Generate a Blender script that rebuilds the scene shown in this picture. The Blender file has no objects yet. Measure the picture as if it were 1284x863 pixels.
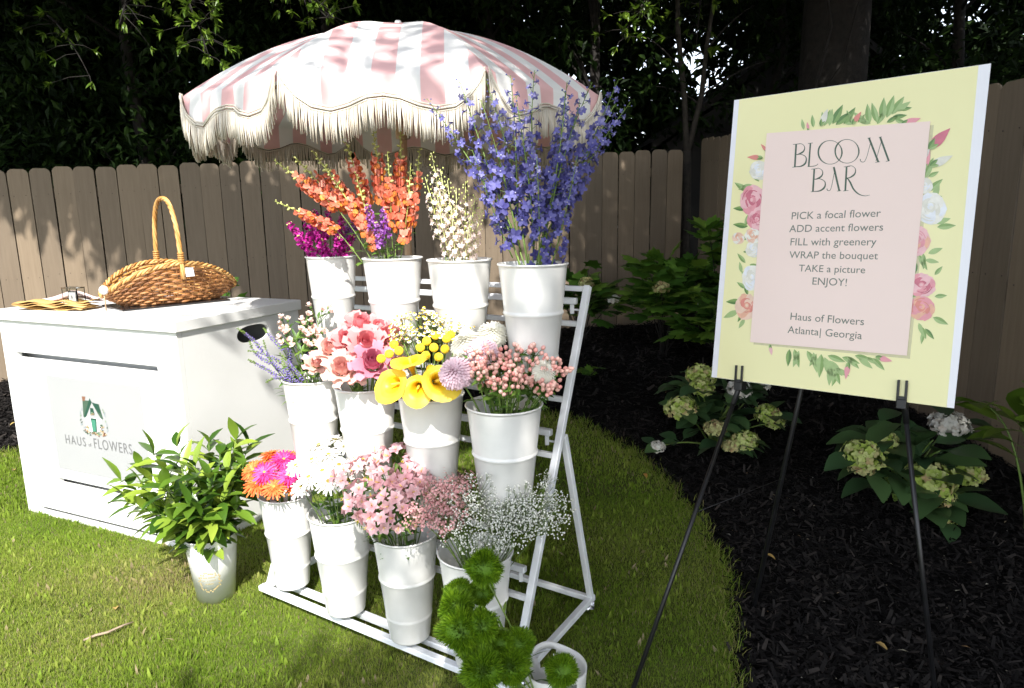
import bpy, math, random
import numpy as np
from mathutils import Matrix, Vector
random.seed(7); RNG = np.random.default_rng(11)
S = bpy.context.scene; COL = S.collection
PI = math.pi
# ---------------------------------------------------------------- camera
F_, P_, R_, H_ = 851.3, 0.1867, -0.0169, 1.5
CX, CY = 642.0, 431.5
_c, _s = math.cos(P_), math.sin(P_)
FW = np.array([0, _c, -_s]); _up = np.array([0, _s, _c]); _rt = np.array([1.0, 0, 0])
RT = math.cos(R_)*_rt + math.sin(R_)*_up; UP = -math.sin(R_)*_rt + math.cos(R_)*_up
cd = bpy.data.cameras.new('camera'); cam = bpy.data.objects.new('camera', cd); COL.objects.link(cam)
cd.sensor_width = 36; cd.lens = 36*F_/1284; cd.clip_start = 0.05; cd.clip_end = 500
cam.matrix_world = Matrix(((RT[0], UP[0], -FW[0], 0), (RT[1], UP[1], -FW[1], 0), (RT[2], UP[2], -FW[2], H_), (0, 0, 0, 1)))
S.camera = cam
# ---------------------------------------------------------------- sky, sun, exposure
SUN_AZ, SUN_EL = math.radians(-84), math.radians(47)      # azimuth from +X
SD = np.array([math.cos(SUN_EL)*math.cos(SUN_AZ), math.cos(SUN_EL)*math.sin(SUN_AZ), math.sin(SUN_EL)])
w = bpy.data.worlds.new('World'); S.world = w; w.use_nodes = True
nt = w.node_tree; bg = nt.nodes['Background']
sky = nt.nodes.new('ShaderNodeTexSky'); sky.sky_type = 'NISHITA'; sky.sun_disc = False
sky.sun_elevation = SUN_EL; sky.sun_rotation = math.atan2(SD[0], SD[1])
hs = nt.nodes.new('ShaderNodeHueSaturation'); hs.inputs['Saturation'].default_value = 0.45
nt.links.new(sky.outputs[0], hs.inputs['Color']); nt.links.new(hs.outputs[0], bg.inputs[0]); bg.inputs[1].default_value = 0.15
sl = bpy.data.lights.new('sun', 'SUN'); sl.energy = 3.5; sl.angle = math.radians(0.53); sl.color = (1, 0.965, 0.91)
so = bpy.data.objects.new('sun', sl); COL.objects.link(so)
so.rotation_euler = Vector(SD).to_track_quat('Z', 'Y').to_euler(); so.location = (6, -8, 12)
S.view_settings.view_transform = 'Standard'; S.view_settings.look = 'None'; S.view_settings.gamma = 1
S.view_settings.exposure = 1.52
S.render.engine = 'CYCLES'
S.cycles.max_bounces = 8; S.cycles.diffuse_bounces = 4; S.cycles.transparent_max_bounces = 8

# ---------------------------------------------------------------- pixel rays of the 1284 px photograph, used to measure places
def ray(x, y): return FW + RT*(x-CX)/F_ - UP*(y-CY)/F_
def onz(x, y, z=0.0): d = ray(x, y); return np.array([0, 0, H_]) + d*(z-H_)/d[2]
def ondepth(x, y, dep): return np.array([0, 0, H_]) + ray(x, y)*dep
def onpl(x, y, P, n): d = ray(x, y); return np.array([0, 0, H_]) + d*(np.dot(np.array(P)-[0, 0, H_], n)/np.dot(d, n))
def depth(P): return float((np.asarray(P)-[0, 0, H_])@FW)
def nrm(v): v = np.asarray(v, float); return v/np.linalg.norm(v)
def V3(*a): return np.array(a, float)

# ---------------------------------------------------------------- mesh builder
class MB:
    def __init__(s): s.V = []; s.F = []; s.M = []; s.A = []; s.n = 0; s.UV = []
    def add(s, V, F, mat=0, var=None, M=None):
        V = np.asarray(V, float).reshape(-1, 3)
        if M is not None:
            M = np.array(M); V = V@M[:3, :3].T + M[:3, 3]
        s.V.append(V)
        if isinstance(F, np.ndarray) and F.ndim == 2: groups = [F]
        else:
            d = {}
            for f in F: d.setdefault(len(f), []).append(f)
            groups = [np.array(g) for g in d.values()]
        for g in groups:
            s.F.append(g + s.n); s.M.append(np.full(len(g), mat, int))
            if var is None: a = np.full(len(g), random.random())
            elif np.isscalar(var): a = np.full(len(g), float(var))
            else: a = np.asarray(var, float)[:len(g)]
            s.A.append(a)
        s.n += len(V); return s
    def join(s, o, M=None):
        off = s.n
        for v in o.V:
            if M is not None: A = np.array(M); v = v@A[:3, :3].T + A[:3, 3]
            s.V.append(v)
        for f in o.F: s.F.append(f + off)
        s.M += o.M; s.A += o.A; s.n += o.n
    def mesh(s, name, mats, smooth=True, off=None):
        me = bpy.data.meshes.new(name)
        V = np.concatenate(s.V) if s.V else np.zeros((0, 3))
        if off is not None: V = V - off
        me.vertices.add(len(V)); me.vertices.foreach_set('co', V.ravel().astype(np.float32))
        lt = np.concatenate([np.full(len(f), f.shape[1]) for f in s.F]); ls = np.concatenate([[0], np.cumsum(lt)[:-1]])
        li = np.concatenate([f.ravel() for f in s.F])
        me.loops.add(len(li)); me.loops.foreach_set('vertex_index', li.astype(np.int32))
        me.polygons.add(len(lt)); me.polygons.foreach_set('loop_start', ls.astype(np.int32))
        try: me.polygons.foreach_set('loop_total', lt.astype(np.int32))
        except Exception: pass
        me.polygons.foreach_set('material_index', np.concatenate(s.M).astype(np.int32))
        me.polygons.foreach_set('use_smooth', np.full(len(lt), bool(smooth)))
        at = me.attributes.new('var', 'FLOAT', 'FACE'); at.data.foreach_set('value', np.concatenate(s.A).astype(np.float32))
        for m in (mats if isinstance(mats, (list, tuple)) else [mats]): me.materials.append(m)
        me.update(calc_edges=True); me.validate(); return me

def obj(name, me, parent=None):
    o = bpy.data.objects.new(name, me); COL.objects.link(o)
    if parent is not None: o.parent = parent
    return o
LABELS = {}
def tag(o, label=None, cat=None, group=None, kind=None):
    if label:
        n = len(label.split()); assert 4 <= n <= 16, (n, label)
        LABELS.setdefault(label, []).append(group)
        o['label'] = label
    if cat: o['category'] = cat
    if group: o['group'] = group
    if kind: o['kind'] = kind
    return o
def thing(name, loc, label, cat, group=None):
    e = bpy.data.objects.new(name, None); COL.objects.link(e); e.location = Vector([float(a) for a in loc]); e.empty_display_size = 0.05
    return tag(e, label, cat, group)
def part(name, mb, mats, root, smooth=True, over=None):
    off = np.array(root.location)
    if over is not None: off = np.array(over)
    return obj(name, mb.mesh(name, mats, smooth, off), root)
def solo(name, mb, mats, label, cat, group=None, smooth=True, loc=None):
    off = None if loc is None else np.asarray(loc, float)
    o = obj(name, mb.mesh(name, mats, smooth, off))
    if loc is not None: o.location = Vector([float(a) for a in loc])
    return tag(o, label, cat, group)
def struct(name, mb, mats, kind='structure', smooth=True):
    o = obj(name, mb.mesh(name, mats, smooth)); o['kind'] = kind; return o

# ---------------------------------------------------------------- shapes
def frame(d, up=(0, 0, 1)):
    z = nrm(d); u = np.asarray(up, float)
    if abs(np.dot(z, u)) > 0.98: u = V3(1, 0, 0)
    x = nrm(np.cross(u, z)); y = np.cross(z, x); return np.stack([x, y, z], 1)
def mat4(R, p):
    M = np.eye(4); M[:3, :3] = R; M[:3, 3] = p; return M
def rotz(a): c, s = math.cos(a), math.sin(a); return np.array([[c, -s, 0], [s, c, 0], [0, 0, 1.0]])
def rotx(a): c, s = math.cos(a), math.sin(a); return np.array([[1.0, 0, 0], [0, c, -s], [0, s, c]])
def tube(mb, P, r, n=6, mat=0, var=None, caps=True):
    P = np.asarray(P, float); k = len(P); r = np.broadcast_to(np.asarray(r, float), (k,))
    T = np.gradient(P, axis=0); T /= np.linalg.norm(T, axis=1)[:, None] + 1e-12
    R = frame(T[0]); x = R[:, 0]; V = []
    a = np.arange(n)*2*PI/n
    for i in range(k):
        x = x - T[i]*np.dot(x, T[i]); x = x/(np.linalg.norm(x)+1e-12); y = np.cross(T[i], x)
        V.append(P[i] + r[i]*(np.cos(a)[:, None]*x + np.sin(a)[:, None]*y))
    V = np.concatenate(V); F = []
    for i in range(k-1):
        for j in range(n): F.append((i*n+j, i*n+(j+1) % n, (i+1)*n+(j+1) % n, (i+1)*n+j))
    F = [f for f in F]
    if caps: F += [tuple(range(n))[::-1], tuple((k-1)*n+j for j in range(n))]
    mb.add(V, F, mat, var)
def bez(a, b, c, n=8):
    t = np.linspace(0, 1, n)[:, None]; a, b, c = map(lambda q: np.asarray(q, float), (a, b, c))
    return (1-t)**2*a + 2*t*(1-t)*b + t*t*c
def lathe(mb, prof, n=40, M=None, mat=0, var=None):
    prof = np.asarray(prof, float); k = len(prof); a = np.arange(n)*2*PI/n
    V = np.stack([np.outer(prof[:, 0], np.cos(a)), np.outer(prof[:, 0], np.sin(a)), np.repeat(prof[:, 1][:, None], n, 1)], -1).reshape(-1, 3)
    i, j = np.meshgrid(np.arange(k-1), np.arange(n), indexing='ij')
    F = np.stack([i*n+j, i*n+(j+1) % n, (i+1)*n+(j+1) % n, (i+1)*n+j], -1).reshape(-1, 4)
    mb.add(V, F, mat, var, M)
BF = [(0, 3, 2, 1), (4, 5, 6, 7), (0, 1, 5, 4), (1, 2, 6, 5), (2, 3, 7, 6), (3, 0, 4, 7)]
def box(mb, c, hx, hy, hz, R=None, mat=0, var=None, bev=0.0):
    sx = np.array([-1, 1, 1, -1, -1, 1, 1, -1])*hx; sy = np.array([-1, -1, 1, 1, -1, -1, 1, 1])*hy; sz = np.array([-1]*4+[1]*4)*hz
    if bev <= 0:
        V = np.stack([sx, sy, sz], 1); F = BF
    else:
        b = bev; V = []; F = []; idx = {}
        for i in range(8):
            s = np.sign([sx[i], sy[i], sz[i]]); p = np.array([sx[i], sy[i], sz[i]])
            for ax in range(3):
                q = p.copy()
                for o in range(3):
                    if o != ax: q[o] -= s[o]*b
                idx[i, ax] = len(V); V.append(q)
        nax = [2, 2, 1, 0, 1, 0]
        for f, ax in zip(BF, nax): F.append(tuple(idx[i, ax] for i in f))
        ed = [(0, 1), (1, 2), (2, 3), (3, 0), (4, 5), (5, 6), (6, 7), (7, 4), (0, 4), (1, 5), (2, 6), (3, 7)]
        for i, j in ed:
            d = [k for k in range(3) if abs(np.array([sx, sy, sz])[k, i]-np.array([sx, sy, sz])[k, j]) > 1e-9][0]
            a, bb = [k for k in range(3) if k != d]
            F.append((idx[i, a], idx[j, a], idx[j, bb], idx[i, bb]))
        for i in range(8): F.append((idx[i, 0], idx[i, 1], idx[i, 2]))
        V = np.array(V)
    if R is not None: V = V@np.asarray(R).T
    mb.add(V+np.asarray(c, float), F, mat, var)
def bar(mb, a, b, w, h=None, up=(0, 0, 1), mat=0):
    a, b = np.asarray(a, float), np.asarray(b, float); R = frame(b-a, up)
    box(mb, (a+b)/2, w/2, (h or w)/2, np.linalg.norm(b-a)/2, R, mat, bev=min(w, h or w)*0.12)
def ball(mb, c, r, nu=10, nv=6, mat=0, var=None, R=None, nz=0.0):
    r = np.broadcast_to(np.asarray(r, float), (3,))
    u = np.arange(nu)*2*PI/nu; v = np.linspace(0, PI, nv+1)[1:-1]
    V = np.stack([np.outer(np.sin(v), np.cos(u)), np.outer(np.sin(v), np.sin(u)), np.repeat(np.cos(v)[:, None], nu, 1)], -1).reshape(-1, 3)
    V = np.concatenate([V, [[0, 0, 1], [0, 0, -1]]])
    if nz: V = V*(1+RNG.uniform(-nz, nz, (len(V), 1)))
    V = V*r
    if R is not None: V = V@np.asarray(R).T
    F = []; k = len(v)
    for i in range(k-1):
        for j in range(nu): F.append((i*nu+j, (i+1)*nu+j, (i+1)*nu+(j+1) % nu, i*nu+(j+1) % nu))
    for j in range(nu): F.append((k*nu, j, (j+1) % nu)); F.append((k*nu+1, (k-1)*nu+(j+1) % nu, (k-1)*nu+j))
    mb.add(V+np.asarray(c, float), F, mat, var)
def patch(mb, M, L, W, curl=0.0, cup=0.0, ns=3, p=0.75, mat=0, var=None, tipw=0.0, ruf=0.0):
    """leaf or petal: runs along local +Y from the origin, faces local +Z"""
    t = np.linspace(0, 1, ns+1); wd = W/2*np.sin(PI*np.clip(t, 0, 1)**p); wd = np.maximum(wd, W*0.04)
    if tipw: wd[-1] = W/2*tipw
    V = []
    ang = curl*t; y = np.concatenate([[0], np.cumsum(np.cos((ang[1:]+ang[:-1])/2))])*L/ns; z = np.concatenate([[0], np.cumsum(np.sin((ang[1:]+ang[:-1])/2))])*L/ns
    for i in range(ns+1):
        for sgn in (-1, 0, 1):
            dz = cup*wd[i]*sgn*sgn + (random.uniform(-ruf, ruf)*L if sgn else 0)
            V.append((sgn*wd[i]*math.cos(min(1.2, abs(cup)*0.5)), y[i]-dz*math.sin(ang[i]), z[i]+dz*math.cos(ang[i])))
    F = []
    for i in range(ns):
        for j in (0, 1): F.append((i*3+j, i*3+j+1, i*3+j+4, i*3+j+3))
    mb.add(V, np.array(F), mat, random.random() if var is None else var, M)
def leafdir(mb, base, d, L, W, curl=-0.6, cup=0.25, ns=3, p=0.75, mat=0, var=None, roll=0.0, up=(0, 0, 1)):
    y = nrm(d); u = np.asarray(up, float)
    x = np.cross(y, u)
    x = nrm(x) if np.linalg.norm(x) > 1e-3 else V3(1, 0, 0)
    z = np.cross(x, y); R = np.stack([x, y, z], 1)
    if roll:
        c, s = math.cos(roll), math.sin(roll); R = np.stack([c*x+s*z, y, -s*x+c*z], 1)
    patch(mb, mat4(R, base), L, W, curl, cup, ns, p, mat, var)
def quads_leaves(mb, P, D, N, L, W, mat=0, var=None):
    """many small folded leaves at once: P base, D direction, N facing"""
    X = np.cross(D, N); X /= np.linalg.norm(X, axis=1)[:, None]+1e-9
    N2 = np.cross(X, D); L = np.asarray(L).reshape(-1, 1); W = np.asarray(W).reshape(-1, 1)
    a = P; b = P+D*L*0.45+X*W*0.5+N2*W*0.12; c = P+D*L-N2*L*0.12; d = P+D*L*0.45-X*W*0.5+N2*W*0.12
    V = np.stack([a, b, c, d], 1).reshape(-1, 3); n = len(P)
    i = np.arange(n)*4; F = np.concatenate([np.stack([i, i+1, i+2], 1), np.stack([i, i+2, i+3], 1)])
    v = RNG.random(n) if var is None else np.asarray(var)
    mb.add(V, F, mat, np.concatenate([v, v]))
def rdir(n):
    v = RNG.normal(size=(n, 3)); return v/np.linalg.norm(v, axis=1)[:, None]

# ---------------------------------------------------------------- materials
def new_mat(name):
    m = bpy.data.materials.new(name); m.use_nodes = True; n = m.node_tree; return m, n, n.nodes['Principled BSDF']
def ramp(n, stops):
    r = n.nodes.new('ShaderNodeValToRGB'); e = r.color_ramp.elements
    while len(e) < len(stops): e.new(0.5)
    for k, (p, c) in enumerate(stops): e[k].position = p; e[k].color = (*c, 1)
    return r
def organic(name, cols, rough=0.5, transl=0.25, spec=0.4, noise=0.0):
    m, n, b = new_mat(name)
    a = n.nodes.new('ShaderNodeAttribute'); a.attribute_name = 'var'
    r = ramp(n, [(i/(max(1, len(cols)-1)), c) for i, c in enumerate(cols)])
    src = a.outputs['Fac']
    if noise:
        tx = n.nodes.new('ShaderNodeTexNoise'); tx.inputs['Scale'].default_value = noise; tx.inputs['Detail'].default_value = 3
        mx = n.nodes.new('ShaderNodeMath'); mx.operation = 'MULTIPLY_ADD'; mx.inputs[1].default_value = 0.7; 
        sb = n.nodes.new('ShaderNodeMath'); sb.operation = 'SUBTRACT'; sb.inputs[1].default_value = 0.35
        n.links.new(tx.outputs['Fac'], mx.inputs[0]); n.links.new(a.outputs['Fac'], sb.inputs[0]); n.links.new(sb.outputs[0], mx.inputs[2]); src = mx.outputs[0]
    n.links.new(src, r.inputs[0]); n.links.new(r.outputs[0], b.inputs['Base Color'])
    b.inputs['Roughness'].default_value = rough; b.inputs['Specular IOR Level'].default_value = spec
    if transl:
        t = n.nodes.new('ShaderNodeBsdfTranslucent'); mx = n.nodes.new('ShaderNodeMixShader'); mx.inputs[0].default_value = transl
        n.links.new(r.outputs[0], t.inputs[0]); n.links.new(b.outputs[0], mx.inputs[1]); n.links.new(t.outputs[0], mx.inputs[2])
        n.links.new(mx.outputs[0], n.nodes['Material Output'].inputs[0])
    return m
def paint(name, col, rough=0.4, metal=0.0, amt=0.08, scale=6.0, bump=0.0, bscale=80, coat=0.0, col2=None, spec=0.5):
    m, n, b = new_mat(name)
    tc = n.nodes.new('ShaderNodeTexCoord'); tx = n.nodes.new('ShaderNodeTexNoise'); tx.inputs['Scale'].default_value = scale; tx.inputs['Detail'].default_value = 5
    n.links.new(tc.outputs['Object'], tx.inputs[0])
    c2 = col2 or tuple(c*(1-amt*2) for c in col)
    r = ramp(n, [(0.3, c2), (0.65, col)]); n.links.new(tx.outputs['Fac'], r.inputs[0]); n.links.new(r.outputs[0], b.inputs['Base Color'])
    b.inputs['Roughness'].default_value = rough; b.inputs['Metallic'].default_value = metal; b.inputs['Coat Weight'].default_value = coat
    b.inputs['Specular IOR Level'].default_value = spec
    if bump:
        t2 = n.nodes.new('ShaderNodeTexNoise'); t2.inputs['Scale'].default_value = bscale; t2.inputs['Detail'].default_value = 4
        bp = n.nodes.new('ShaderNodeBump'); bp.inputs['Strength'].default_value = bump; bp.inputs['Distance'].default_value = 0.01
        n.links.new(tc.outputs['Object'], t2.inputs[0]); n.links.new(t2.outputs['Fac'], bp.inputs['Height']); n.links.new(bp.outputs[0], b.inputs['Normal'])
    return m
M = {}
M['white'] = paint('white_enamel', (0.78, 0.77, 0.74), 0.28, amt=0.07, scale=7, bump=0.10, bscale=9, coat=0.2)
M['rack'] = paint('white_powder_coat', (0.76, 0.78, 0.80), 0.35, amt=0.06, scale=14, bump=0.05, bscale=120)
M['board'] = paint('white_painted_board', (0.68, 0.68, 0.66), 0.45, amt=0.03, scale=3, bump=0.05, bscale=60)
M['stem'] = organic('stem_green', [(0.10, 0.17, 0.03), (0.18, 0.26, 0.06)], 0.5, 0.0)
M['leaf'] = organic('flower_leaf', [(0.04, 0.10, 0.015), (0.10, 0.20, 0.03), (0.18, 0.28, 0.05)], 0.45, 0.25)
M['black'] = paint('black_metal', (0.012, 0.012, 0.013), 0.38, amt=0.2, scale=20)
M['chrome'] = paint('bright_metal', (0.6, 0.6, 0.62), 0.2, 1.0)
M['wood'] = paint('pale_wood', (0.50, 0.33, 0.19), 0.5, amt=0.15, scale=12)

# ---------------------------------------------------------------- ground
def ss(a): a = np.clip(a, 0, 1); return a*a*(3-2*a)
def gz(x, y):
    a = np.asarray(x)*0.55 + np.asarray(y)
    return 0.30*ss((a-2.85)/2.6)
EDGE = np.array([(0.60, 1.2), (0.64, 1.75), (0.80, 2.29), (0.87, 2.63), (0.87, 2.92), (0.82, 3.26), (0.70, 3.64), (0.5, 4.02), (0.24, 4.28), (-0.24, 4.45), (-1.2, 4.55), (-2.4, 4.45), (-3.32, 4.33), (-3.9, 4.2), (-6, 4.0), (-9, 3.9)])
def catmull(P, k=6):
    P = np.asarray(P, float); Q = np.vstack([2*P[0]-P[1], P, 2*P[-1]-P[-2]]); out = []
    for i in range(1, len(Q)-2):
        for t in np.arange(k)/k:
            a, b, c, d = Q[i-1:i+3]
            out.append(0.5*((2*b)+(c-a)*t+(2*a-5*b+4*c-d)*t*t+(-a+3*b-3*c+d)*t**3))
    out.append(P[-1]); return np.array(out)
EC = catmull(EDGE)
EC = EC + RNG.normal(0, 0.016, EC.shape)
LAWN = np.vstack([EC, [(-9, -4), (0.6, -4)]])
def inpoly(x, y, P):
    x = np.asarray(x); y = np.asarray(y); c = np.zeros(x.shape, bool); n = len(P)
    for i in range(n):
        x1, y1 = P[i]; x2, y2 = P[(i+1) % n]
        k = ((y1 > y) != (y2 > y)) & (x < (x2-x1)*(y-y1)/((y2-y1) or 1e-12)+x1); c ^= k
    return c
def grid(mb, xs, ys, zf):
    X, Y = np.meshgrid(xs, ys); Z = zf(X, Y); V = np.stack([X, Y, Z], -1).reshape(-1, 3); nx = len(xs)
    i, j = np.meshgrid(np.arange(len(ys)-1), np.arange(nx-1), indexing='ij'); a = i*nx+j
    mb.add(V, np.stack([a, a+1, a+nx+1, a+nx], -1).reshape(-1, 4))
m_soil = paint('dark_soil', (0.030, 0.026, 0.020), 0.95, amt=0.3, scale=3, bump=0.8, bscale=30)
m_mulch = paint('black_mulch', (0.009, 0.0083, 0.008), 0.98, amt=0.3, scale=12, bump=1.0, bscale=55, spec=0.04)
m_turf = paint('turf_soil', (0.11, 0.135, 0.035), 0.9, amt=0.25, scale=5, bump=0.7, bscale=60, spec=0.1)
mb = MB(); xs = np.concatenate([np.linspace(-90, -12, 10), np.linspace(-10, 10, 41), np.linspace(12, 90, 10)])
ys = np.concatenate([np.linspace(-60, -8, 8), np.linspace(-6, 18, 49), np.linspace(22, 140, 12)])
grid(mb, xs, ys, lambda x, y: gz(x, y)-0.03); struct('ground', mb, m_soil)
mb = MB(); grid(mb, np.linspace(-9.5, 4.5, 141), np.linspace(-4.2, 8.4, 127), lambda x, y: gz(x, y)-0.004+0.006*np.sin(x*9.1+np.sin(y*7))*np.sin(y*8.3))
struct('mulch_bed', mb, m_mulch)
mb = MB()
_n = len(LAWN); _c0 = np.array([-3.0, 1.0])
ringV = []
for t in np.linspace(0, 1, 24): ringV.append(_c0 + (LAWN-_c0)*t)
RV = np.concatenate(ringV); RV3 = np.column_stack([RV, gz(RV[:, 0], RV[:, 1])+0.006]); Fl = []
for i in range(23):
    for j in range(_n): Fl.append((i*_n+j, (i+1)*_n+j, (i+1)*_n+(j+1) % _n, i*_n+(j+1) % _n))
mb.add(RV3, np.array(Fl)); struct('lawn', mb, m_turf)
# grass blades
def grass(mb, n, x0, x1, y0, y1, hs, ws):
    x = RNG.uniform(x0, x1, n); y = RNG.uniform(y0, y1, n); k = inpoly(x, y, LAWN); x, y = x[k], y[k]; n = len(x)
    cl = 0.5+0.5*np.sin(x*5.1+2.3*np.sin(y*3.7))*np.sin(y*6.3+1.7*np.sin(x*4.1))
    h = hs*(0.45+0.5*RNG.random(n)+0.35*cl); a = RNG.uniform(0, 2*PI, n); lean = RNG.normal(0, 0.55, n); az = RNG.uniform(0, 2*PI, n)
    z = gz(x, y)+0.004; B = np.stack([x, y, z], 1); X = np.stack([np.cos(a), np.sin(a), 0*a], 1); w = (ws*RNG.uniform(0.6, 1.3, n))[:, None]
    L = np.stack([np.cos(az)*np.sin(lean), np.sin(az)*np.sin(lean), np.abs(np.cos(lean))], 1)*h[:, None]
    drop = np.stack([np.cos(az), np.sin(az), -0.25+0*az], 1)*(np.abs(lean)*h*0.5)[:, None]
    M1 = B+L*0.55; T = B+L+drop*0.6
    V = np.stack([B-X*w, B+X*w, M1+X*w*0.8, M1-X*w*0.8, T], 1).reshape(-1, 3); i = np.arange(n)*5
    pt = 0.5+0.5*np.sin(x*2.3+1.9*np.sin(y*1.7+1))*np.sin(y*2.9+1.3*np.sin(x*2.1))
    v = np.clip(0.30*RNG.random(n)+0.45*pt+0.12*cl, 0, 0.85); dead = RNG.random(n) < 0.035+0.06*pt; v[dead] = RNG.uniform(0.86, 1, dead.sum())
    mb.add(V, np.stack([i, i+1, i+2, i+3], 1), 0, v); off = mb.n-len(V)
    mb.F.append(np.stack([i+3, i+2, i+4], 1)+off); mb.M.append(np.zeros(n, int)); mb.A.append(v)
mb = MB()
grass(mb, 340000, -2.9, 0.95, 1.35, 3.3, 0.021, 0.0012)
grass(mb, 120000, -4.6, 0.95, 3.3, 4.8, 0.025, 0.0022)
grass(mb, 40000, -4.6, -2.9, 1.5, 3.3, 0.034, 0.0024)
grass(mb, 60000, -9, 0.7, -4, 5, 0.036, 0.006)
def edge_tufts(mb, n):
    k = RNG.integers(0, len(EC)-1, n); t = RNG.random(n)[:, None]; P = EC[k]*(1-t)+EC[k+1]*t+RNG.normal(0, .022, (n, 2)); z = gz(P[:, 0], P[:, 1])+.002
    B = np.column_stack([P, z]); a = RNG.uniform(0, 6.28, n); X = np.stack([np.cos(a), np.sin(a), 0*a], 1)*.0015; D = rdir(n)*.7+[0, 0, 1]; D *= RNG.uniform(.015, .05, n)[:, None]
    V = np.stack([B-X, B+X, B+D*.6+X*.7, B+D*.6-X*.7, B+D*[1.25, 1.25, .85]], 1).reshape(-1, 3); i = np.arange(n)*5; v = RNG.uniform(0, .8, n); mb.add(V, np.stack([i, i+1, i+2, i+3], 1), 0, v); off = mb.n-len(V)
    mb.F.append(np.stack([i+3, i+2, i+4], 1)+off); mb.M.append(np.zeros(n, int)); mb.A.append(v)
edge_tufts(mb, 9000)
m_grass = organic('grass_blades', [(0.10, 0.185, 0.016), (0.165, 0.26, 0.024), (0.24, 0.325, 0.042), (0.31, 0.345, 0.075), (0.30, 0.24, 0.12), (0.38, 0.31, 0.19)], 0.6, 0.45, 0.2)
struct('grass', mb, m_grass, 'stuff', smooth=False)
# mulch chips
def chips(mb, n, x0, x1, y0, y1, s):
    x = RNG.uniform(x0, x1, n); y = RNG.uniform(y0, y1, n); k = ~inpoly(x, y, LAWN) & (y < 7.6) ; x, y = x[k], y[k]; n = len(x)
    P = np.stack([x, y, gz(x, y)+RNG.uniform(0.0, 0.014, n)], 1); D = rdir(n); D[:, 2] *= 0.35; D /= np.linalg.norm(D, axis=1)[:, None]
    N = rdir(n)*0.5+[0, 0, 1]; X = np.cross(D, N); X /= np.linalg.norm(X, axis=1)[:, None]; L = (s*RNG.uniform(0.4, 1.5, n))[:, None]; W = L*RNG.uniform(0.12, 0.4, n)[:, None]
    V = np.stack([P-X*W/2, P+X*W/2, P+D*L+X*W*0.35, P+D*L-X*W*0.35], 1).reshape(-1, 3); i = np.arange(n)*4
    v = RNG.random(n)**2*0.9; mb.add(V, np.stack([i, i+1, i+2, i+3], 1), 0, v)
mb = MB(); chips(mb, 60000, 0.4, 2.8, 1.3, 4.2, 0.032); chips(mb, 40000, -5, 2.8, 4.0, 7.6, 0.045); chips(mb, 9000, -6, -3, 3.5, 6, 0.04)
m_chip = organic('mulch_chips', [(0.009, 0.0083, 0.008), (0.021, 0.019, 0.018), (0.048, 0.041, 0.036)], 0.95, 0, 0.06)
struct('mulch_chips', mb, m_chip, 'stuff', smooth=False)

# ---------------------------------------------------------------- fences
def fence_mat():
    m, n, b = new_mat('taupe_fence_wood')
    tc = n.nodes.new('ShaderNodeTexCoord'); mp = n.nodes.new('ShaderNodeMapping'); mp.inputs['Scale'].default_value = (14, 14, 0.9)
    tx = n.nodes.new('ShaderNodeTexNoise'); tx.inputs['Scale'].default_value = 3.5; tx.inputs['Detail'].default_value = 7; tx.inputs['Roughness'].default_value = 0.65
    a = n.nodes.new('ShaderNodeAttribute'); a.attribute_name = 'var'
    r = ramp(n, [(0.25, (0.155, 0.116, 0.076)), (0.6, (0.19, 0.145, 0.098)), (0.85, (0.205, 0.157, 0.107))])
    mu = n.nodes.new('ShaderNodeMix'); mu.data_type = 'RGBA'; mu.blend_type = 'MULTIPLY'; mu.inputs['Factor'].default_value = 1
    r2 = ramp(n, [(0, (0.70, 0.70, 0.71)), (1, (1.05, 1.03, 1.0))])
    n.links.new(tc.outputs['Object'], mp.inputs[0]); n.links.new(mp.outputs[0], tx.inputs[0]); n.links.new(tx.outputs['Fac'], r.inputs[0])
    n.links.new(a.outputs['Fac'], r2.inputs[0]); n.links.new(r.outputs[0], mu.inputs['A']); n.links.new(r2.outputs[0], mu.inputs['B'])
    n.links.new(mu.outputs['Result'], b.inputs['Base Color']); b.inputs['Roughness'].default_value = 0.75
    bp = n.nodes.new('ShaderNodeBump'); bp.inputs['Strength'].default_value = 0.2; bp.inputs['Distance'].default_value = 0.003
    n.links.new(tx.outputs['Fac'], bp.inputs['Height']); n.links.new(bp.outputs[0], b.inputs['Normal']); return m
M['fence'] = fence_mat(); M['nail'] = paint('rusty_nail', (.05, .035, .028), .7)
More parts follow.
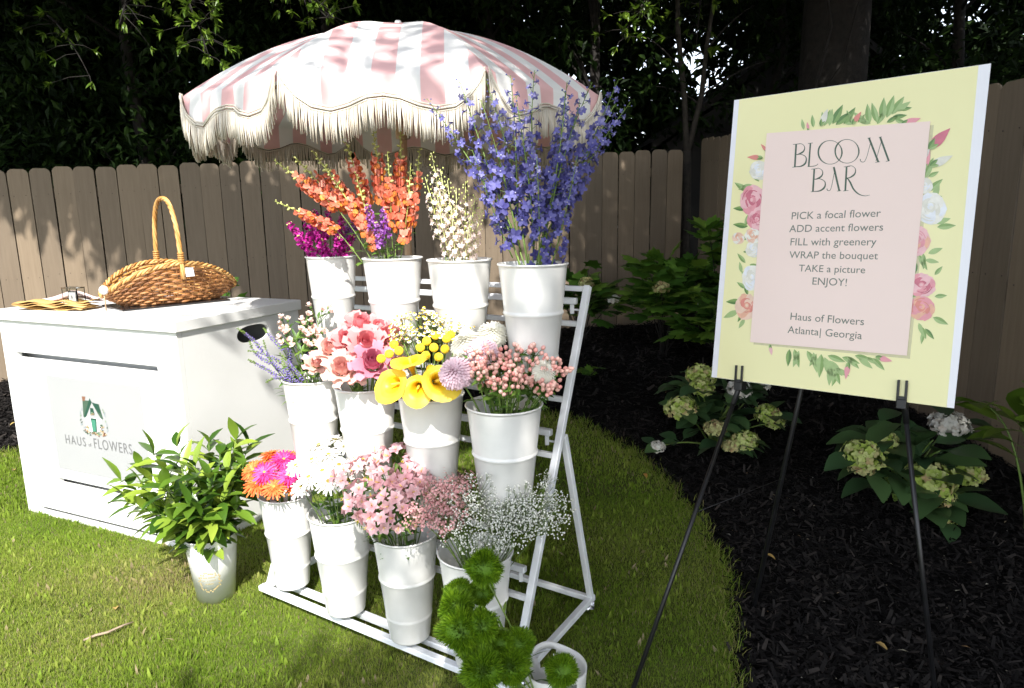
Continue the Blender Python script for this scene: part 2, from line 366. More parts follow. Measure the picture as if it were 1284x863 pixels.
def fence(A, B, zt0, zt1, bw, label, side):
    A, B = np.array(A, float), np.array(B, float); Lg = np.linalg.norm(B-A); u = (B-A)/Lg; nv = np.array([-u[1], u[0]])*side   # nv points away from the viewer
    root = thing('board_fence', (*((A+B)/2), float(gz(*((A+B)/2)))), label, 'fence')
    mb = MB(); n = int(Lg/bw); wb = Lg/n; rails = MB(); posts = []
    for i in range(n):
        c = A+u*(i+0.5)*wb; hw = wb/2-0.004; z0 = float(gz(*c))-0.06; f = (i+0.5)/n; zt = zt0+(zt1-zt0)*f+random.uniform(-0.010, 0.010); e = 0.035
        tilt = random.uniform(-0.004, 0.004)
        pr = [(-hw, z0), (hw, z0), (hw, zt-e*1.1), (hw-0.012, zt-e*0.45), (hw-e, zt), (-hw+e, zt), (-hw+0.012, zt-e*0.45), (-hw, zt-e*1.1)]
        o = random.uniform(-0.003, 0.003); V = []
        for dd in (0, 0.016):
            for (s_, z) in pr: q = c+u*(s_+tilt*(z-z0))+nv*(dd+o); V.append((q[0], q[1], z))
        k = len(pr); F = [tuple(range(k)), tuple(range(2*k-1, k-1, -1))]+[(j, j+k, (j+1) % k+k, (j+1) % k) for j in range(k)]
        mb.add(V, F, 0, random.random())
        for fz in (0.12, 0.5, 0.88):
            for s_ in (-hw*.55, hw*.55):
                q = c+u*(s_+random.uniform(-.01, .01))+nv*(o-0.0012); zn = z0+(zt-z0)*fz+random.uniform(-.015, .015); ball(mb, (q[0], q[1], zn), .0035, 6, 4, 1)
    part('board_panel', mb, [M['fence'], M['nail']], root, smooth=False)
    for fz in (0.12, 0.5, 0.88):
        rl = MB(); a = A+nv*0.05; b = B+nv*0.05
        za = float(gz(*A)); zb = float(gz(*B)); bar(rl, (*a, za+(zt0-za)*fz), (*b, zb+(zt1-zb)*fz), 0.04, 0.09)
        part('rail', rl, M['fence'], root, smooth=False)
    for t in np.arange(0.02, Lg, 2.3):
        q = A+u*t+nv*0.115; f = t/Lg; pm = MB(); z0 = float(gz(*q)); bar(pm, (*q, z0-0.1), (*q, zt0+(zt1-zt0)*f-0.08), 0.09)
        part('post', pm, M['fence'], root, smooth=False)
    return root
fence((-8.2, 5.54), (1.86, 7.49), 1.88, 2.165, 0.178, 'long taupe board fence at the back, dappled with sun behind the parasol', 1)
fence((2.12, 7.75), (2.66, 1.2), 2.29, 2.0, 0.178, 'taupe board fence on the right, in shade behind the sign', 1)

# ---------------------------------------------------------------- trees
m_bark = paint('bark', (0.018, 0.014, 0.011), 0.9, amt=0.3, scale=18, bump=1.0, bscale=30)
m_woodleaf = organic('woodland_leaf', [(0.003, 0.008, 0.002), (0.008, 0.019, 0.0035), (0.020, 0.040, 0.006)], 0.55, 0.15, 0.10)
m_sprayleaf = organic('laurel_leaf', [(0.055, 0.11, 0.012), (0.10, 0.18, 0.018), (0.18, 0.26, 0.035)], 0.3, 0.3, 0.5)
def trunk_mesh(base, top, r0, r1, wob=0.06, n=9):
    mb = MB(); base, top = np.array(base, float), np.array(top, float); k = 9; t = np.linspace(0, 1, k)[:, None]; P = base+(top-base)*t
    P[1:-1, :2] += RNG.normal(0, wob, (k-2, 2)); r = r0+(r1-r0)*t[:, 0]; r[0] *= 1.35; tube(mb, P, r, n); return mb, P
def clump_leaves(mb, C, nl, rad, L, flat=0.7, var=None):
    """leaf clumps round the centres C"""
    n = len(C)*nl; c = np.repeat(C, nl, 0); o = rdir(n)*(RNG.random((n, 1))**0.5)*rad; o[:, 2] *= flat; P = c+o
    D = rdir(n)*0.8+o/rad*0.8+[0, 0, -0.25]; D /= np.linalg.norm(D, axis=1)[:, None]; N = rdir(n)*0.7+[0, 0, 1.0]
    l = L*RNG.uniform(0.6, 1.25, n); v = np.clip(np.repeat(RNG.random(len(C)), nl)*0.5+RNG.random(n)*0.5, 0, 1)
    quads_leaves(mb, P, D, N, l, l*RNG.uniform(0.36, 0.5, n), 0, v)
# lit(s): where the sun reaches, on the ground plane seen along the sun's rays
SUNK = SD[:2]/SD[2]
XB = np.array([(-3, -0.8), (0, -1.0), (1.4, -1.35), (1.75, -1.28), (2.05, -1.08), (2.25, -0.85), (2.45, -0.75), (2.65, -0.74), (2.8, -0.66), (2.95, -0.48), (3.15, -0.5), (3.4, -0.42), (3.65, -0.22), (4.0, -0.32), (4.12, -0.7), (4.3, -0.95), (5.0, -0.95), (5.9, -1.1), (6.4, -1.6), (7, -1.7), (20, -1.8)])
def shade_prob(sx, sy):
    d = sx-np.interp(sy, XB[:, 0], XB[:, 1])
    p = ss((d-0.08)/0.48)*0.98
    back = ss((sy-np.interp(sx, [-4.8, -4.0, -3.25, -2.7, -2.35, -1.4], [7.70, 7.45, 7.25, 7.15, 6.75, 6.6])-0.10*np.sin(sx*2.1)-0.12*np.sin(sx*5.3)-0.15)/0.5)*0.97
    p = np.maximum(p, back)
    um_ = (sy > 4.15) & (sy < 6.2) & (sx > -1.75) & (sx < -0.55)
    p = np.where(um_, np.maximum(p*0.75, 0.17), p)
    hole = (sx > -1.0+0.15*np.sin(sy*4)) & (sx < 0.62+0.2*np.sin(sy*5)) & (sy > 7.2) & (sy < 9.0)
    p = np.where(hole, p*0.06, p)
    for (x0, x1, y0, y1) in ((-4.6, -1.2, 8.3, 9.8), (0.3, 1.6, 10.5, 12.0)):
        p = np.where((sx > x0) & (sx < x1) & (sy > y0) & (sy < y1), p*0.02, p)
    return p
def shade_trees():
    trunks = [((3.2, -4.2), 'broadleaf tree shading the sign from beside the lawn'), ((5.6, 3.6), 'broadleaf tree beyond the right fence, its crown over the mulch'),
              ((-0.6, 11.6), 'tall broadleaf tree over the back fence behind the parasol'), ((-7.5, 9.5), 'tall broadleaf tree over the back fence at the far left')]
    n = 26000; s = np.stack([RNG.uniform(-9, 6.5, n), RNG.uniform(-1.5, 17, n)], 1); h = RNG.uniform(4.6, 8.2, n)
    p = shade_prob(s[:, 0], s[:, 1])
    bk_ = (s[:, 1] > 6.4)*0.34
    sg_ = (s[:, 0] > 0.1) & (s[:, 0] < 2.0) & (s[:, 1] > 2.7) & (s[:, 1] < 4.8)
    keep = RNG.random(n) < p*(0.36+sg_*0.5+bk_+0.52*(s[:, 0] > np.interp(s[:, 1], XB[:, 0], XB[:, 1])+0.9)*((s[:, 1] < 6.4)))
    C = np.column_stack([s+SUNK*h[:, None], h])[keep]
    # keep out of the picture's own view and off the near sky straight above the lawn
    el = (C[:, 2]-1.5)/np.maximum(0.5, np.hypot(C[:, 0], C[:, 1])); C = C[(el > 0.42) | (C[:, 1] > 9.2) | (C[:, 1] < 0)]
    tp = np.array([t[0] for t in trunks]); own = np.argmin(np.linalg.norm(C[:, None, :2]-tp[None], axis=2), 1)
    for k, (xy, lab) in enumerate(trunks):
        c = C[own == k]
        if len(c) < 5: continue
        z0 = float(gz(*xy)); root = thing('broadleaf_tree', (*xy, z0), lab, 'tree', 'tall trees whose crowns shade the garden')
        tm, P = trunk_mesh((*xy, z0-0.1), (xy[0]+RNG.normal(0, .3), xy[1]+RNG.normal(0, .3), 7.0), 0.24, 0.09)
        part('trunk', tm, m_bark, root)
        lm = MB(); far = c[RNG.permutation(len(c))[:26]]
        for q in far:
            a = P[RNG.integers(4, 9)]; m = (a+q)/2+V3(0, 0, 0.5); tube(lm, bez(a, m, q, 6), np.linspace(0.05, 0.008, 6), 5)
        part('limbs', lm, m_bark, root)
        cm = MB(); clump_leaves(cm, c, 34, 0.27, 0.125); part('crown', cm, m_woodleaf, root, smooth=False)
shade_trees()
# a tree out of view at the left whose hanging leaves throw the crisp leaf shadows on the fence
def left_tree():
    n = 3600; s = np.stack([RNG.uniform(-7, -1.0, n), RNG.uniform(6.3, 9.6, n)], 1); h = RNG.uniform(4.1, 5.3, n)
    sx, sy = s[:, 0], s[:, 1]; edge = np.interp(sx, [-4.8, -4.0, -3.25, -2.7, -2.35, -1.4], [7.70, 7.45, 7.25, 7.15, 6.75, 6.6])-0.12*np.sin(sx*5.3)
    s = s[sy > edge+.42]; h = h[sy > edge+.42]; C = np.column_stack([s+SUNK*h[:, None], h]); el = (C[:, 2]-1.5)/np.hypot(C[:, 0], C[:, 1]); C = C[(el > 0.40) & ~((s[:, 0] > -4.6) & (s[:, 0] < -1.2) & (s[:, 1] > 8.3))]
    root = thing('broadleaf_tree', (-6.6, 1.2, 0), 'broadleaf tree at the left whose hanging leaves throw shadows on the fence', 'tree', 'tall trees whose crowns shade the garden')
    tm, P = trunk_mesh((-6.6, 1.2, -.1), (-6.3, 1.8, 6.2), .2, .08); part('trunk', tm, m_bark, root); lm = MB()
    for q in C[RNG.permutation(len(C))[:9]]: a = P[RNG.integers(6, 9)]; tube(lm, bez(a, (a+q)/2+V3(0, 0, 1.6), q, 9), np.linspace(.022, .004, 9), 5)
    part('limbs', lm, m_bark, root); cm = MB(); clump_leaves(cm, C, 13, 0.26, 0.17, 1.1); part('crown', cm, m_woodleaf, root, smooth=False)
left_tree()
# trees standing behind the fences
def wood_tree(xy, hgt, r, label, ncl, zlo, rad, L=0.13, leafm=None, group='trees growing behind the fences', spread=1.0, tr=0.09, lean=(0, 0), gap=None):
    z0 = float(gz(*xy)); root = thing('tree', (*xy, z0), label, 'tree', group)
    tm, P = trunk_mesh((*xy, z0-0.1), (xy[0]+lean[0], xy[1]+lean[1], hgt), tr, tr*0.45, 0.05); part('trunk', tm, m_bark, root)
    n = ncl; a = RNG.uniform(0, 2*PI, n); rr = rad*np.sqrt(RNG.random(n)); z = RNG.uniform(zlo, hgt+0.6, n)
    C = np.stack([xy[0]+lean[0]*(z/hgt)+np.cos(a)*rr*spread, xy[1]+lean[1]*(z/hgt)+np.sin(a)*rr, z+gz(*xy)], 1)
    if gap is not None: C = C[~gap(C)]
    lm = MB()
    for q in C[RNG.permutation(len(C))[:18]]:
        b = P[min(8, max(1, int(8*(q[2]-0.5)/hgt)))]; tube(lm, bez(b, (b+q)/2+V3(0, 0, .15), q, 5), np.linspace(0.022, 0.005, 5), 4)
    part('limbs', lm, m_bark, root)
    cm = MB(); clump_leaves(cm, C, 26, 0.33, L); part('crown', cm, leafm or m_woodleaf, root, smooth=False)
def gap(C):   # the open spot between the trunks where pale sky shows
    r = C[:, 0]/C[:, 1]; e = (C[:, 2]-1.5)/C[:, 1]
    g1 = ((r-0.270)/0.040)**2+((e-0.205)/0.055)**2 < RNG.uniform(0.3, 1.6, len(C))
    g2 = ((r-0.10)/0.05)**2+((e-0.175)/0.035)**2 < RNG.uniform(0, 0.9, len(C))
    g3 = ((r-0.63)/0.09)**2+((e-0.275)/0.04)**2 < RNG.uniform(0, 1.0, len(C))
    return g1 | g2 | g3
TR = [((-6.6, 7.9), 5.2, 'dark leafy tree behind the fence at the far left of the photo', 300, 1.3, 1.5, 0),
      ((-4.4, 8.5), 5.6, 'dark leafy tree behind the fence above the white cabinet', 330, 1.3, 1.5, 0),
      ((-2.2, 8.9), 5.8, 'dark leafy tree behind the fence left of the parasol top', 330, 1.2, 1.5, 0),
      ((-0.2, 9.3), 5.8, 'dark leafy tree behind the fence right behind the parasol', 300, 1.2, 1.4, 1),
      ((1.05, 8.6), 5.4, 'thin trunked tree behind the fence just right of the blue delphiniums', 150, 1.9, 1.1, 1),
      ((3.6, 9.6), 5.8, 'dark tree with tangled branches behind the corner of the two fences', 190, 2.3, 1.5, 1),
      ((5.2, 8.4), 5.8, 'dark tree behind the right fence above the sign', 330, 1.8, 1.6, 1),
      ((5.9, 6.0), 5.6, 'sunny topped tree behind the right fence at the right edge', 240, 1.9, 1.3, 1)]
for xy, hg, lab, nc, zl, rd, g in TR: wood_tree(xy, hg, 0, lab, nc, zl, rd, gap=gap if g else None)
# forked slim trunks at the corner and the big trunk behind the sign
root = thing('forked_tree', (2.05, 8.1, 0.3), 'slim forked bare trunk at the corner between the two fences', 'tree')
tm = MB(); tube(tm, [(2.05, 8.1, 0.2), (2.07, 8.1, 1.4), (2.06, 8.12, 2.2)], [0.06, 0.055, 0.05], 8); tube(tm, [(2.06, 8.12, 2.15), (2.02, 8.15, 2.8), (1.94, 8.2, 3.5), (1.9, 8.25, 4.6)], [0.038, 0.033, 0.03, 0.02], 7); tube(tm, [(2.06, 8.12, 2.15), (2.2, 8.1, 2.8), (2.25, 8.15, 3.3), (2.4, 8.2, 4.4)], [0.035, 0.03, 0.026, 0.015], 7)
part('trunk', tm, paint('pale_bark', (0.035, 0.028, 0.021), 0.85, amt=0.3, scale=20, bump=0.8, bscale=40), root)
lm = MB()
for a, b in [((2.2, 8.1, 2.8), (2.9, 8.0, 3.15)), ((2.25, 8.15, 3.3), (2.75, 8.1, 3.75)), ((1.98, 8.17, 3.1), (1.5, 8.2, 3.5)), ((2.2, 8.1, 2.7), (1.7, 8.3, 2.95))]:
    tube(lm, bez(a, (np.array(a)+b)/2+[0, 0, 0.1], b, 6), np.linspace(0.014, 0.004, 6), 5)
part('branches', lm, m_bark, root)
root = thing('large_tree', (3.55, 8.0, 0.3), 'massive dark tree trunk rising behind the right fence and the sign', 'tree')
tm, P = trunk_mesh((3.55, 8.0, 0.1), (3.75, 8.1, 7.0), 0.40, 0.30, 0.05, 14); part('trunk', tm, m_bark, root)
lm = MB(); tube(lm, [(3.3, 7.7, 1.9), (3.25, 7.62, 2.6), (3.4, 7.6, 3.4), (3.2, 7.6, 4.3)], [0.018]*4, 5); tube(lm, [(3.25, 7.62, 2.6), (3.5, 7.5, 3.0), (3.62, 7.5, 3.6)], [0.014, 0.012, 0.008], 5); part('vine', lm, m_bark, root)
# far dark wood
def far_wood():
    mb = MB(); n = 7500; x = RNG.uniform(-17, 17, n); y = RNG.uniform(12, 15.5, n); z = RNG.uniform(0.2, 8.0, n)
    C = np.stack([x, y, z], 1); C = C[~gap(C)]; clump_leaves(mb, C, 14, 0.5, 0.36); 
    n = 3000; C = np.stack([RNG.uniform(-13, -0.5, n), RNG.uniform(10.4, 12, n), RNG.uniform(0.5, 6.5, n)], 1); clump_leaves(mb, C, 13, 0.5, 0.34)
    n = 500; C = np.stack([RNG.uniform(7, 10, n), RNG.uniform(1, 13, n), RNG.uniform(0.2, 7, n)], 1); clump_leaves(mb, C[~gap(C)], 13, 0.5, 0.28)
    n = 500; C = np.stack([RNG.uniform(-12, -9.5, n), RNG.uniform(1, 13, n), RNG.uniform(0.2, 7, n)], 1); clump_leaves(mb, C, 13, 0.5, 0.28)
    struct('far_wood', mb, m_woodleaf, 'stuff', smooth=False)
far_wood()
# dark neighbour's shed roof showing between the trunks
root = thing('shed', (3.6, 10.9, 0.3), 'dark shed roof sloping behind the corner of the fences', 'shed')
mb = MB(); R0 = rotz(0.15)
V = np.array([(2.15, 10.6, 2.55), (4.6, 10.3, 4.3), (6.9, 10.3, 2.7), (2.15, 13.2, 2.55), (4.6, 13, 4.3), (6.9, 13, 2.7)]); mb.add(V, [(0, 1, 4, 3), (1, 2, 5, 4)]); V2 = V.copy(); V2[:, 2] -= 0.12; mb.add(V2, [(0, 3, 4, 1), (1, 4, 5, 2)]); mb.add(np.vstack([V[:3], V2[:3]]), [(0, 3, 4, 1), (1, 4, 5, 2)])
part('roof', mb, paint('dark_shingle', (0.018, 0.016, 0.015), 0.9, bump=0.6, bscale=25), root, smooth=False)
mb = MB(); mb.add([(2.4, 10.75, 0), (6.6, 10.5, 0), (6.6, 10.5, 2.7), (4.6, 10.5, 4.1), (2.4, 10.75, 2.55), (2.4, 12.8, 0), (6.6, 12.8, 0), (6.6, 12.8, 2.7), (4.6, 12.8, 4.1), (2.4, 12.8, 2.55)], [(0, 1, 2, 3, 4), (5, 9, 8, 7, 6), (0, 4, 9, 5), (1, 6, 7, 2)])
part('wall', mb, paint('dark_clapboard', (0.02, 0.019, 0.018), 0.9), root, smooth=False)
# sunlit branch sprays reaching over the fence
def spray(a, b, nl, label, L=0.10):
    a, b = np.array(a, float), np.array(b, float); root = thing('branch', a, label, 'branch', 'leafy branches reaching over the fence')
    tw = MB(); P = bez(a, (a+b)/2+V3(0, 0, 0.15), b, 9); tube(tw, P, np.linspace(0.012, 0.003, 9), 5); lv = MB()
    for i in range(int(nl*1.7)):
        t = random.uniform(0.15, 1); q = P[min(8, int(t*8.99))]; sd = q+RNG.normal(0, 0.13, 3)*[1.2, 0.8, 0.8]+V3(0, 0, -0.03)
        tube(tw, [q, (q+sd)/2+V3(0, 0, 0.02), sd], [0.004, 0.003, 0.002], 4)
        for k in range(9):
            d = nrm((sd-q)/max(.05, np.linalg.norm(sd-q))+RNG.normal(0, 0.6, 3)+V3(0, -0.2, -0.15)); leafdir(lv, sd-d*0.02, d, L*random.uniform(.6, 1.15), L*0.34, -0.4, 0.3, 3, roll=random.uniform(-.5, .5))
    part('twigs', tw, m_bark, root); part('leaves', lv, m_sprayleaf, root, smooth=False)
def dp(px, py, Y): d = ray(px, py); return np.array([0, 0, H_])+d*Y/d[1]
spray(dp(215, -40, 6.6), dp(262, 70, 6.1), 26, 'bright leafy branch hanging just left of the parasol canopy')
spray(dp(180, -30, 6.8), dp(150, 30, 6.3), 14, 'small bright leafy branch at the top, left of the parasol', 0.09)
spray(dp(330, -30, 6.6), dp(410, 22, 6.2), 22, 'bright leafy branch at the top edge above the parasol')
spray(dp(60, 20, 7.0), dp(112, 95, 6.5), 9, 'small leafy branch hanging in the dark at upper left', 0.09)
spray(dp(830, -20, 8.3), dp(780, 50, 7.9), 18, 'bright leafy branch in front of the thin trunk right of the parasol', 0.12)
spray(dp(880, -10, 8.3), dp(872, 70, 7.9), 10, 'yellow green leafy branch beside the slim forked trunk', 0.11)

# ---------------------------------------------------------------- white cabinet
BT = -0.4215; bu = V3(math.cos(BT), math.sin(BT), 0); bv = V3(-math.sin(BT), math.cos(BT), 0); BR = np.stack([bu, bv, V3(0, 0, 1)], 1)
F0 = V3(-1.4376, 2.874, 0); BW, BD, BH = 1.247, 0.756, 1.03
def cp(a, b, z): return F0 - bu*a + bv*b + V3(0, 0, z)        # a: metres left of the front corner, b: back, z: up
cab = thing('cabinet', cp(BW/2, BD/2, 0), 'white panelled bar cabinet with a floral house logo standing on the lawn', 'cabinet')
def cbox(mb, a0, a1, b0, b1, z0, z1, bev=0.002, mat=0): box(mb, cp((a0+a1)/2, (b0+b1)/2, (z0+z1)/2), abs(a1-a0)/2, abs(b1-b0)/2, abs(z1-z0)/2, BR, mat, bev=bev)
# front panel frame measured on the front plane
def fa(px, py): q = onpl(px, py, F0, -bv); return float((F0-q)@bu), float(q[2])
mb = MB(); 
part_side = mb
# right side panel with an oval hand hole (real opening)
def side_panel():
    mb = MB(); hc = onpl(318, 418, F0, bu); hb, hz = float((hc-F0)@bv), float(hc[2]); rx, rz = 0.105, 0.042
    n = 32; a = np.arange(n)*2*PI/n; x0, x1, z0, z1 = 0.0245, BD, 0.0, 1.03
    out = []
    for t in a:
        cx_, cz_ = math.cos(t), math.sin(t)
        k = min(((x1-hb) if cx_ > 0 else (hb-x0))/max(1e-9, abs(cx_)), ((z1-hz) if cz_ > 0 else (hz-z0))/max(1e-9, abs(cz_)))
        out.append((hb+cx_*k, hz+cz_*k))
    for corner in ((x0, z0), (x1, z0), (x1, z1), (x0, z1)):
        i = min(range(n), key=lambda i: (out[i][0]-corner[0])**2+(out[i][1]-corner[1])**2); out[i] = corner
    inn = [(hb+rx*math.copysign(abs(math.cos(t))**0.75, math.cos(t)), hz+rz*math.copysign(abs(math.sin(t))**0.9, math.sin(t))) for t in a]
    V = []
    for off in (0.0, 0.018):
        for b_, z_ in out: V.append(cp(off, b_, z_))
        for b_, z_ in inn: V.append(cp(off, b_, z_))
    F = []
    for i in range(n):
        j = (i+1) % n; F += [(i, j, n+j, n+i), (2*n+i, 3*n+i, 3*n+j, 2*n+j), (n+i, n+j, 3*n+j, 3*n+i), (i, 2*n+i, 2*n+j, j)]
    mb.add(V, F); return mb
part('side_panel', side_panel(), M['board'], cab, smooth=False)
mb = MB(); cbox(mb, BW-0.018, BW, 0.0245, BD, 0, 1.03); part('side_panel', mb, M['board'], cab, smooth=False)
mb = MB(); cbox(mb, 0.020, BW-0.020, BD-0.018, BD-0.002, 0.02, 1.02); part('back_panel', mb, M['board'], cab, smooth=False)
# front: a back sheet set in, with a frame round it and a raised inner board
(a1, zt_), (a0, _z) = fa(20.6, 439.5), fa(198, 461.2); (_, zb_) = fa(110, 652); zb_ += 0.016
zt_ = (zt_+_z)/2
(am1, zm_), (am0, _zz) = fa(74, 599), fa(151, 615); zm_ = (zm_+_zz)/2; GS = 0.028
mb = MB()
def band(z0, z1): cbox(mb, 0.0, BW, -0.002, 0.0235, z0, z1, bev=0)
def slot(z, x0, x1, g=GS): cbox(mb, 0.0, x0, -0.002, 0.0235, z-g, z, bev=0); cbox(mb, x1, BW, -0.002, 0.0235, z-g, z, bev=0)
band(0, zb_-.022); slot(zb_, a0, a1, .022); band(zb_, zm_-GS); slot(zm_, am0, am1); band(zm_, zt_-GS); slot(zt_, a0, a1); band(zt_, 1.03)
part('front_frame', mb, M['board'], cab, smooth=False)
mb = MB(); cbox(mb, 0.02, BW-0.02, 0.085, 0.10, 0.02, 1.02); part('front_panel', mb, M['board'], cab, smooth=False)
mb = MB(); cbox(mb, -0.014, BW+0.014, -0.018, BD+0.014, 1.031, 1.083, bev=0.004); part('top', mb, M['board'], cab, smooth=False)
mb = MB(); cbox(mb, 0.03, BW-0.03, 0.105, BD-0.03, 0.46, 0.478); part('shelf', mb, M['board'], cab, smooth=False)
# logo sheet on the front
(la1, lz1), (la0, lz0) = fa(50, 466), fa(180, 575)
la1, lz1 = fa(58, 470); la0, _ = fa(178, 500); _, lz0 = fa(110, 596)
LGB = -0.0034
def lp(px, py, off): a_, z_ = fa(px, py); return cp(a_, LGB-off, z_)
sheet = MB(); cbox(sheet, la0, la1, -0.0043, -0.0022, lz0+0.01, lz1, bev=0)
logo = part('logo_sheet', sheet, paint('glossy_print_sheet', (0.36, 0.36, 0.37), 0.12, amt=0.01, coat=0.5), cab, smooth=False)
LW, LH = la1-la0, lz1-lz0
def lq(zx, zy, k): q = lp(60+zx/7.846, 480+zy/7.846, 0.0012+0.0004*k); return q
def lpoly(mb, pts, k, mat=0, var=None): V = [lq(x, y, k) for x, y in pts]; mb.add(V, [tuple(range(len(V)))], mat, var)
lm = MB()
lpoly(lm, [(372, 330), (540, 350), (520, 480), (400, 500), (385, 420)], 0, 1)
lpoly(lm, [(350, 170), (420, 175), (380, 345), (360, 330)], 1, 0); lpoly(lm, [(420, 150), (440, 190), (385, 335), (366, 330)], 2, 3)
lpoly(lm, [(418, 152), (445, 195), (510, 210), (553, 350), (540, 362), (500, 300)], 1, 0); lpoly(lm, [(440, 190), (505, 212), (530, 300), (505, 290)], 2, 3)
lpoly(lm, [(343, 132), (378, 134), (372, 180), (350, 178)], 1, 4); lpoly(lm, [(425, 245), (455, 250), (470, 310), (430, 308)], 2, 3)
lpoly(lm, [(430, 345), (487, 352), (494, 485), (455, 480)], 2, 3); lpoly(lm, [(438, 360), (480, 366), (486, 480), (455, 475)], 3, 5)
for cxx, cyy, r in [(405, 470, 26), (448, 305, 16), (545, 478, 30), (470, 495, 22), (440, 490, 22), (395, 430, 20), (540, 430, 20), (515, 505, 22), (570, 510, 20)]:
    for k in range(9):
        t = random.uniform(0, 6.28); rr = r*random.uniform(0.2, 1); x, y = cxx+rr*math.cos(t), cyy+rr*math.sin(t); e = random.uniform(5, 10)
        lpoly(lm, [(x+e*math.cos(q*1.2566), y+e*math.sin(q*1.2566)) for q in range(5)], 4, random.choice([4, 6, 0, 6, 2]))
for x, y, a_ in [(335, 360, 60), (345, 385, 40), (345, 405, 30), (375, 435, 10), (330, 290, 80), (345, 255, 90), (552, 265, 100), (570, 300, 70), (572, 325, 120), (590, 410, 110), (595, 440, 90), (600, 470, 60), (560, 290, 100), (335, 320, 70), (580, 380, 100), (370, 470, 150)]:
    c_, s_ = math.cos(math.radians(a_)), math.sin(math.radians(a_)); l_, w_ = 15, 5
    lpoly(lm, [(x-l_*c_, y+l_*s_), (x+w_*s_, y+w_*c_), (x+l_*c_, y-l_*s_), (x-w_*s_, y-w_*c_)], 4, random.choice([0, 2, 7]))
def flat(name, c, r=0.35): return paint(name, c, r, amt=0.06, scale=60)
LGM = [flat('print_dark_green', (0.06, 0.105, 0.075)), flat('print_white', (0.7, 0.7, 0.68)), flat('print_sage', (0.20, 0.27, 0.17)), flat('print_deep_teal', (0.02, 0.07, 0.05)), flat('print_rust', (0.22, 0.11, 0.07)), flat('print_teal', (0.06, 0.22, 0.15)), flat('print_cream_rose', (0.55, 0.38, 0.22)), flat('print_grey_blue', (0.25, 0.30, 0.33))]
part('house_emblem', lm, LGM, logo, smooth=False, over=np.array(cab.location))
def text_mesh(txt, size, align='CENTER', shear=0.0, spacing=1.0):
    cu = bpy.data.curves.new('lettering', 'FONT'); cu.body = txt; cu.size = size; cu.align_x = align; cu.shear = shear; cu.space_character = spacing; cu.resolution_u = 4
    o = bpy.data.objects.new('lettering', cu); COL.objects.link(o); dg = bpy.context.evaluated_depsgraph_get()
    me = bpy.data.meshes.new_from_object(o.evaluated_get(dg)); V = np.array([v.co[:] for v in me.vertices]); F = [tuple(p.vertices) for p in me.polygons]
    bpy.data.objects.remove(o); bpy.data.curves.remove(cu); bpy.data.meshes.remove(me); return V, F
def place_text(mb, txt, pl, pr, mapf, hgt_ratio=1.0, spacing=1.0, shear=0.0):
    """fit a line of text between two baseline points pl, pr (already 3D) with the sheet's up vector"""
    V, F = text_mesh(txt, 1.0, 'LEFT', shear, spacing); x0, x1 = V[:, 0].min(), V[:, 0].max(); k = np.linalg.norm(pr-pl)/(x1-x0); x = nrm(pr-pl); y = mapf
    mb.add([pl+x*(v[0]-x0)*k+y*v[1]*k*hgt_ratio for v in V], F)
tm = MB()
def tl(px0, py0, px1, py1, txt, hr, sp=1.0): place_text(tm, txt, lq((px0), (py0), 2), lq((px1), (py1), 2), V3(0, 0, 1), hr, sp)
tl(190, 592, 388, 626, 'HAUS', 1.25, 1.25); tl(412, 622, 440, 627, 'of', 1.0); tl(470, 640, 845, 705, 'FLOWERS', 1.3, 1.15)
part('lettering', tm, flat('print_pale_grey', (0.16, 0.16, 0.165)), logo, smooth=False, over=np.array(cab.location))

# ---------------------------------------------------------------- display rack
KT = -0.5604; ku = V3(math.cos(KT), math.sin(KT), 0); kv = V3(-math.sin(KT), math.cos(KT), 0); KR = np.stack([ku, kv, V3(0, 0, 1)], 1)
KL = V3(-0.0112, 1.9008, 0)-ku*1.1581; KW = 1.1581
def kp(s, v, z): return KL+ku*s+kv*v+V3(0, 0, z)
def kplane(t): return 0.5206*t, 0.06+1.1866*t          # v, z on the sloping plane
rack = thing('flower_rack', kp(KW/2, 0.25, 0), 'white metal three tier flower rack holding rows of white buckets on the lawn', 'rack')
def rbar(name, a, b, w=0.022, h=None, r=rack): m = MB(); bar(m, a, b, w, h); return part(name, m, M['rack'], r, smooth=False)
for s in (0, KW):
    v1, z1 = kplane(1); rbar('post', kp(s, 0, 0.06), kp(s, v1, z1+0.011), 0.024)
    v2, z2 = kplane(0.60); so_ = 0.026 if s else -0.026
    rbar('rear_leg', kp(s-so_*0.0, 0.5551, 0.06), kp(s, v2+0.026, z2), 0.022)
    rbar('foot_bar', kp(s, -0.03, 0.055), kp(s, 0.5551+0.02, 0.055), 0.024)
    for v in (0.02, 0.54):
        cst = MB(); c = kp(s, v, 0.022); ax = ku; q = 14; a = np.arange(q)*2*PI/q
        for w_ in (-0.008,):
            Vw = [c+ax*w_+kv*0.02*math.cos(t)+V3(0, 0, 0.02*math.sin(t)) for t in a]+[c-ax*w_+kv*0.02*math.cos(t)+V3(0, 0, 0.02*math.sin(t)) for t in a]
            cst.add(Vw, [tuple(range(q)), tuple(range(2*q-1, q-1, -1))]+[(i, i+q, (i+1) % q+q, (i+1) % q) for i in range(q)])
        bar(cst, c+ax*0.012, c+ax*0.012+V3(0, 0, 0.03), 0.004, 0.02); bar(cst, c-ax*0.012, c-ax*0.012+V3(0, 0, 0.03), 0.004, 0.02)
        part('caster', cst, M['chrome'], rack)
rbar('base_rail', kp(-0.012, -0.034, 0.058), kp(KW+0.012, -0.034, 0.058), 0.028, 0.022); rbar('base_rail', kp(0.0, 0.030, 0.058), kp(KW, 0.030, 0.058), 0.028, 0.022)
rbar('rear_rail', kp(0, 0.5551, 0.056), kp(KW, 0.5551, 0.056), 0.022)
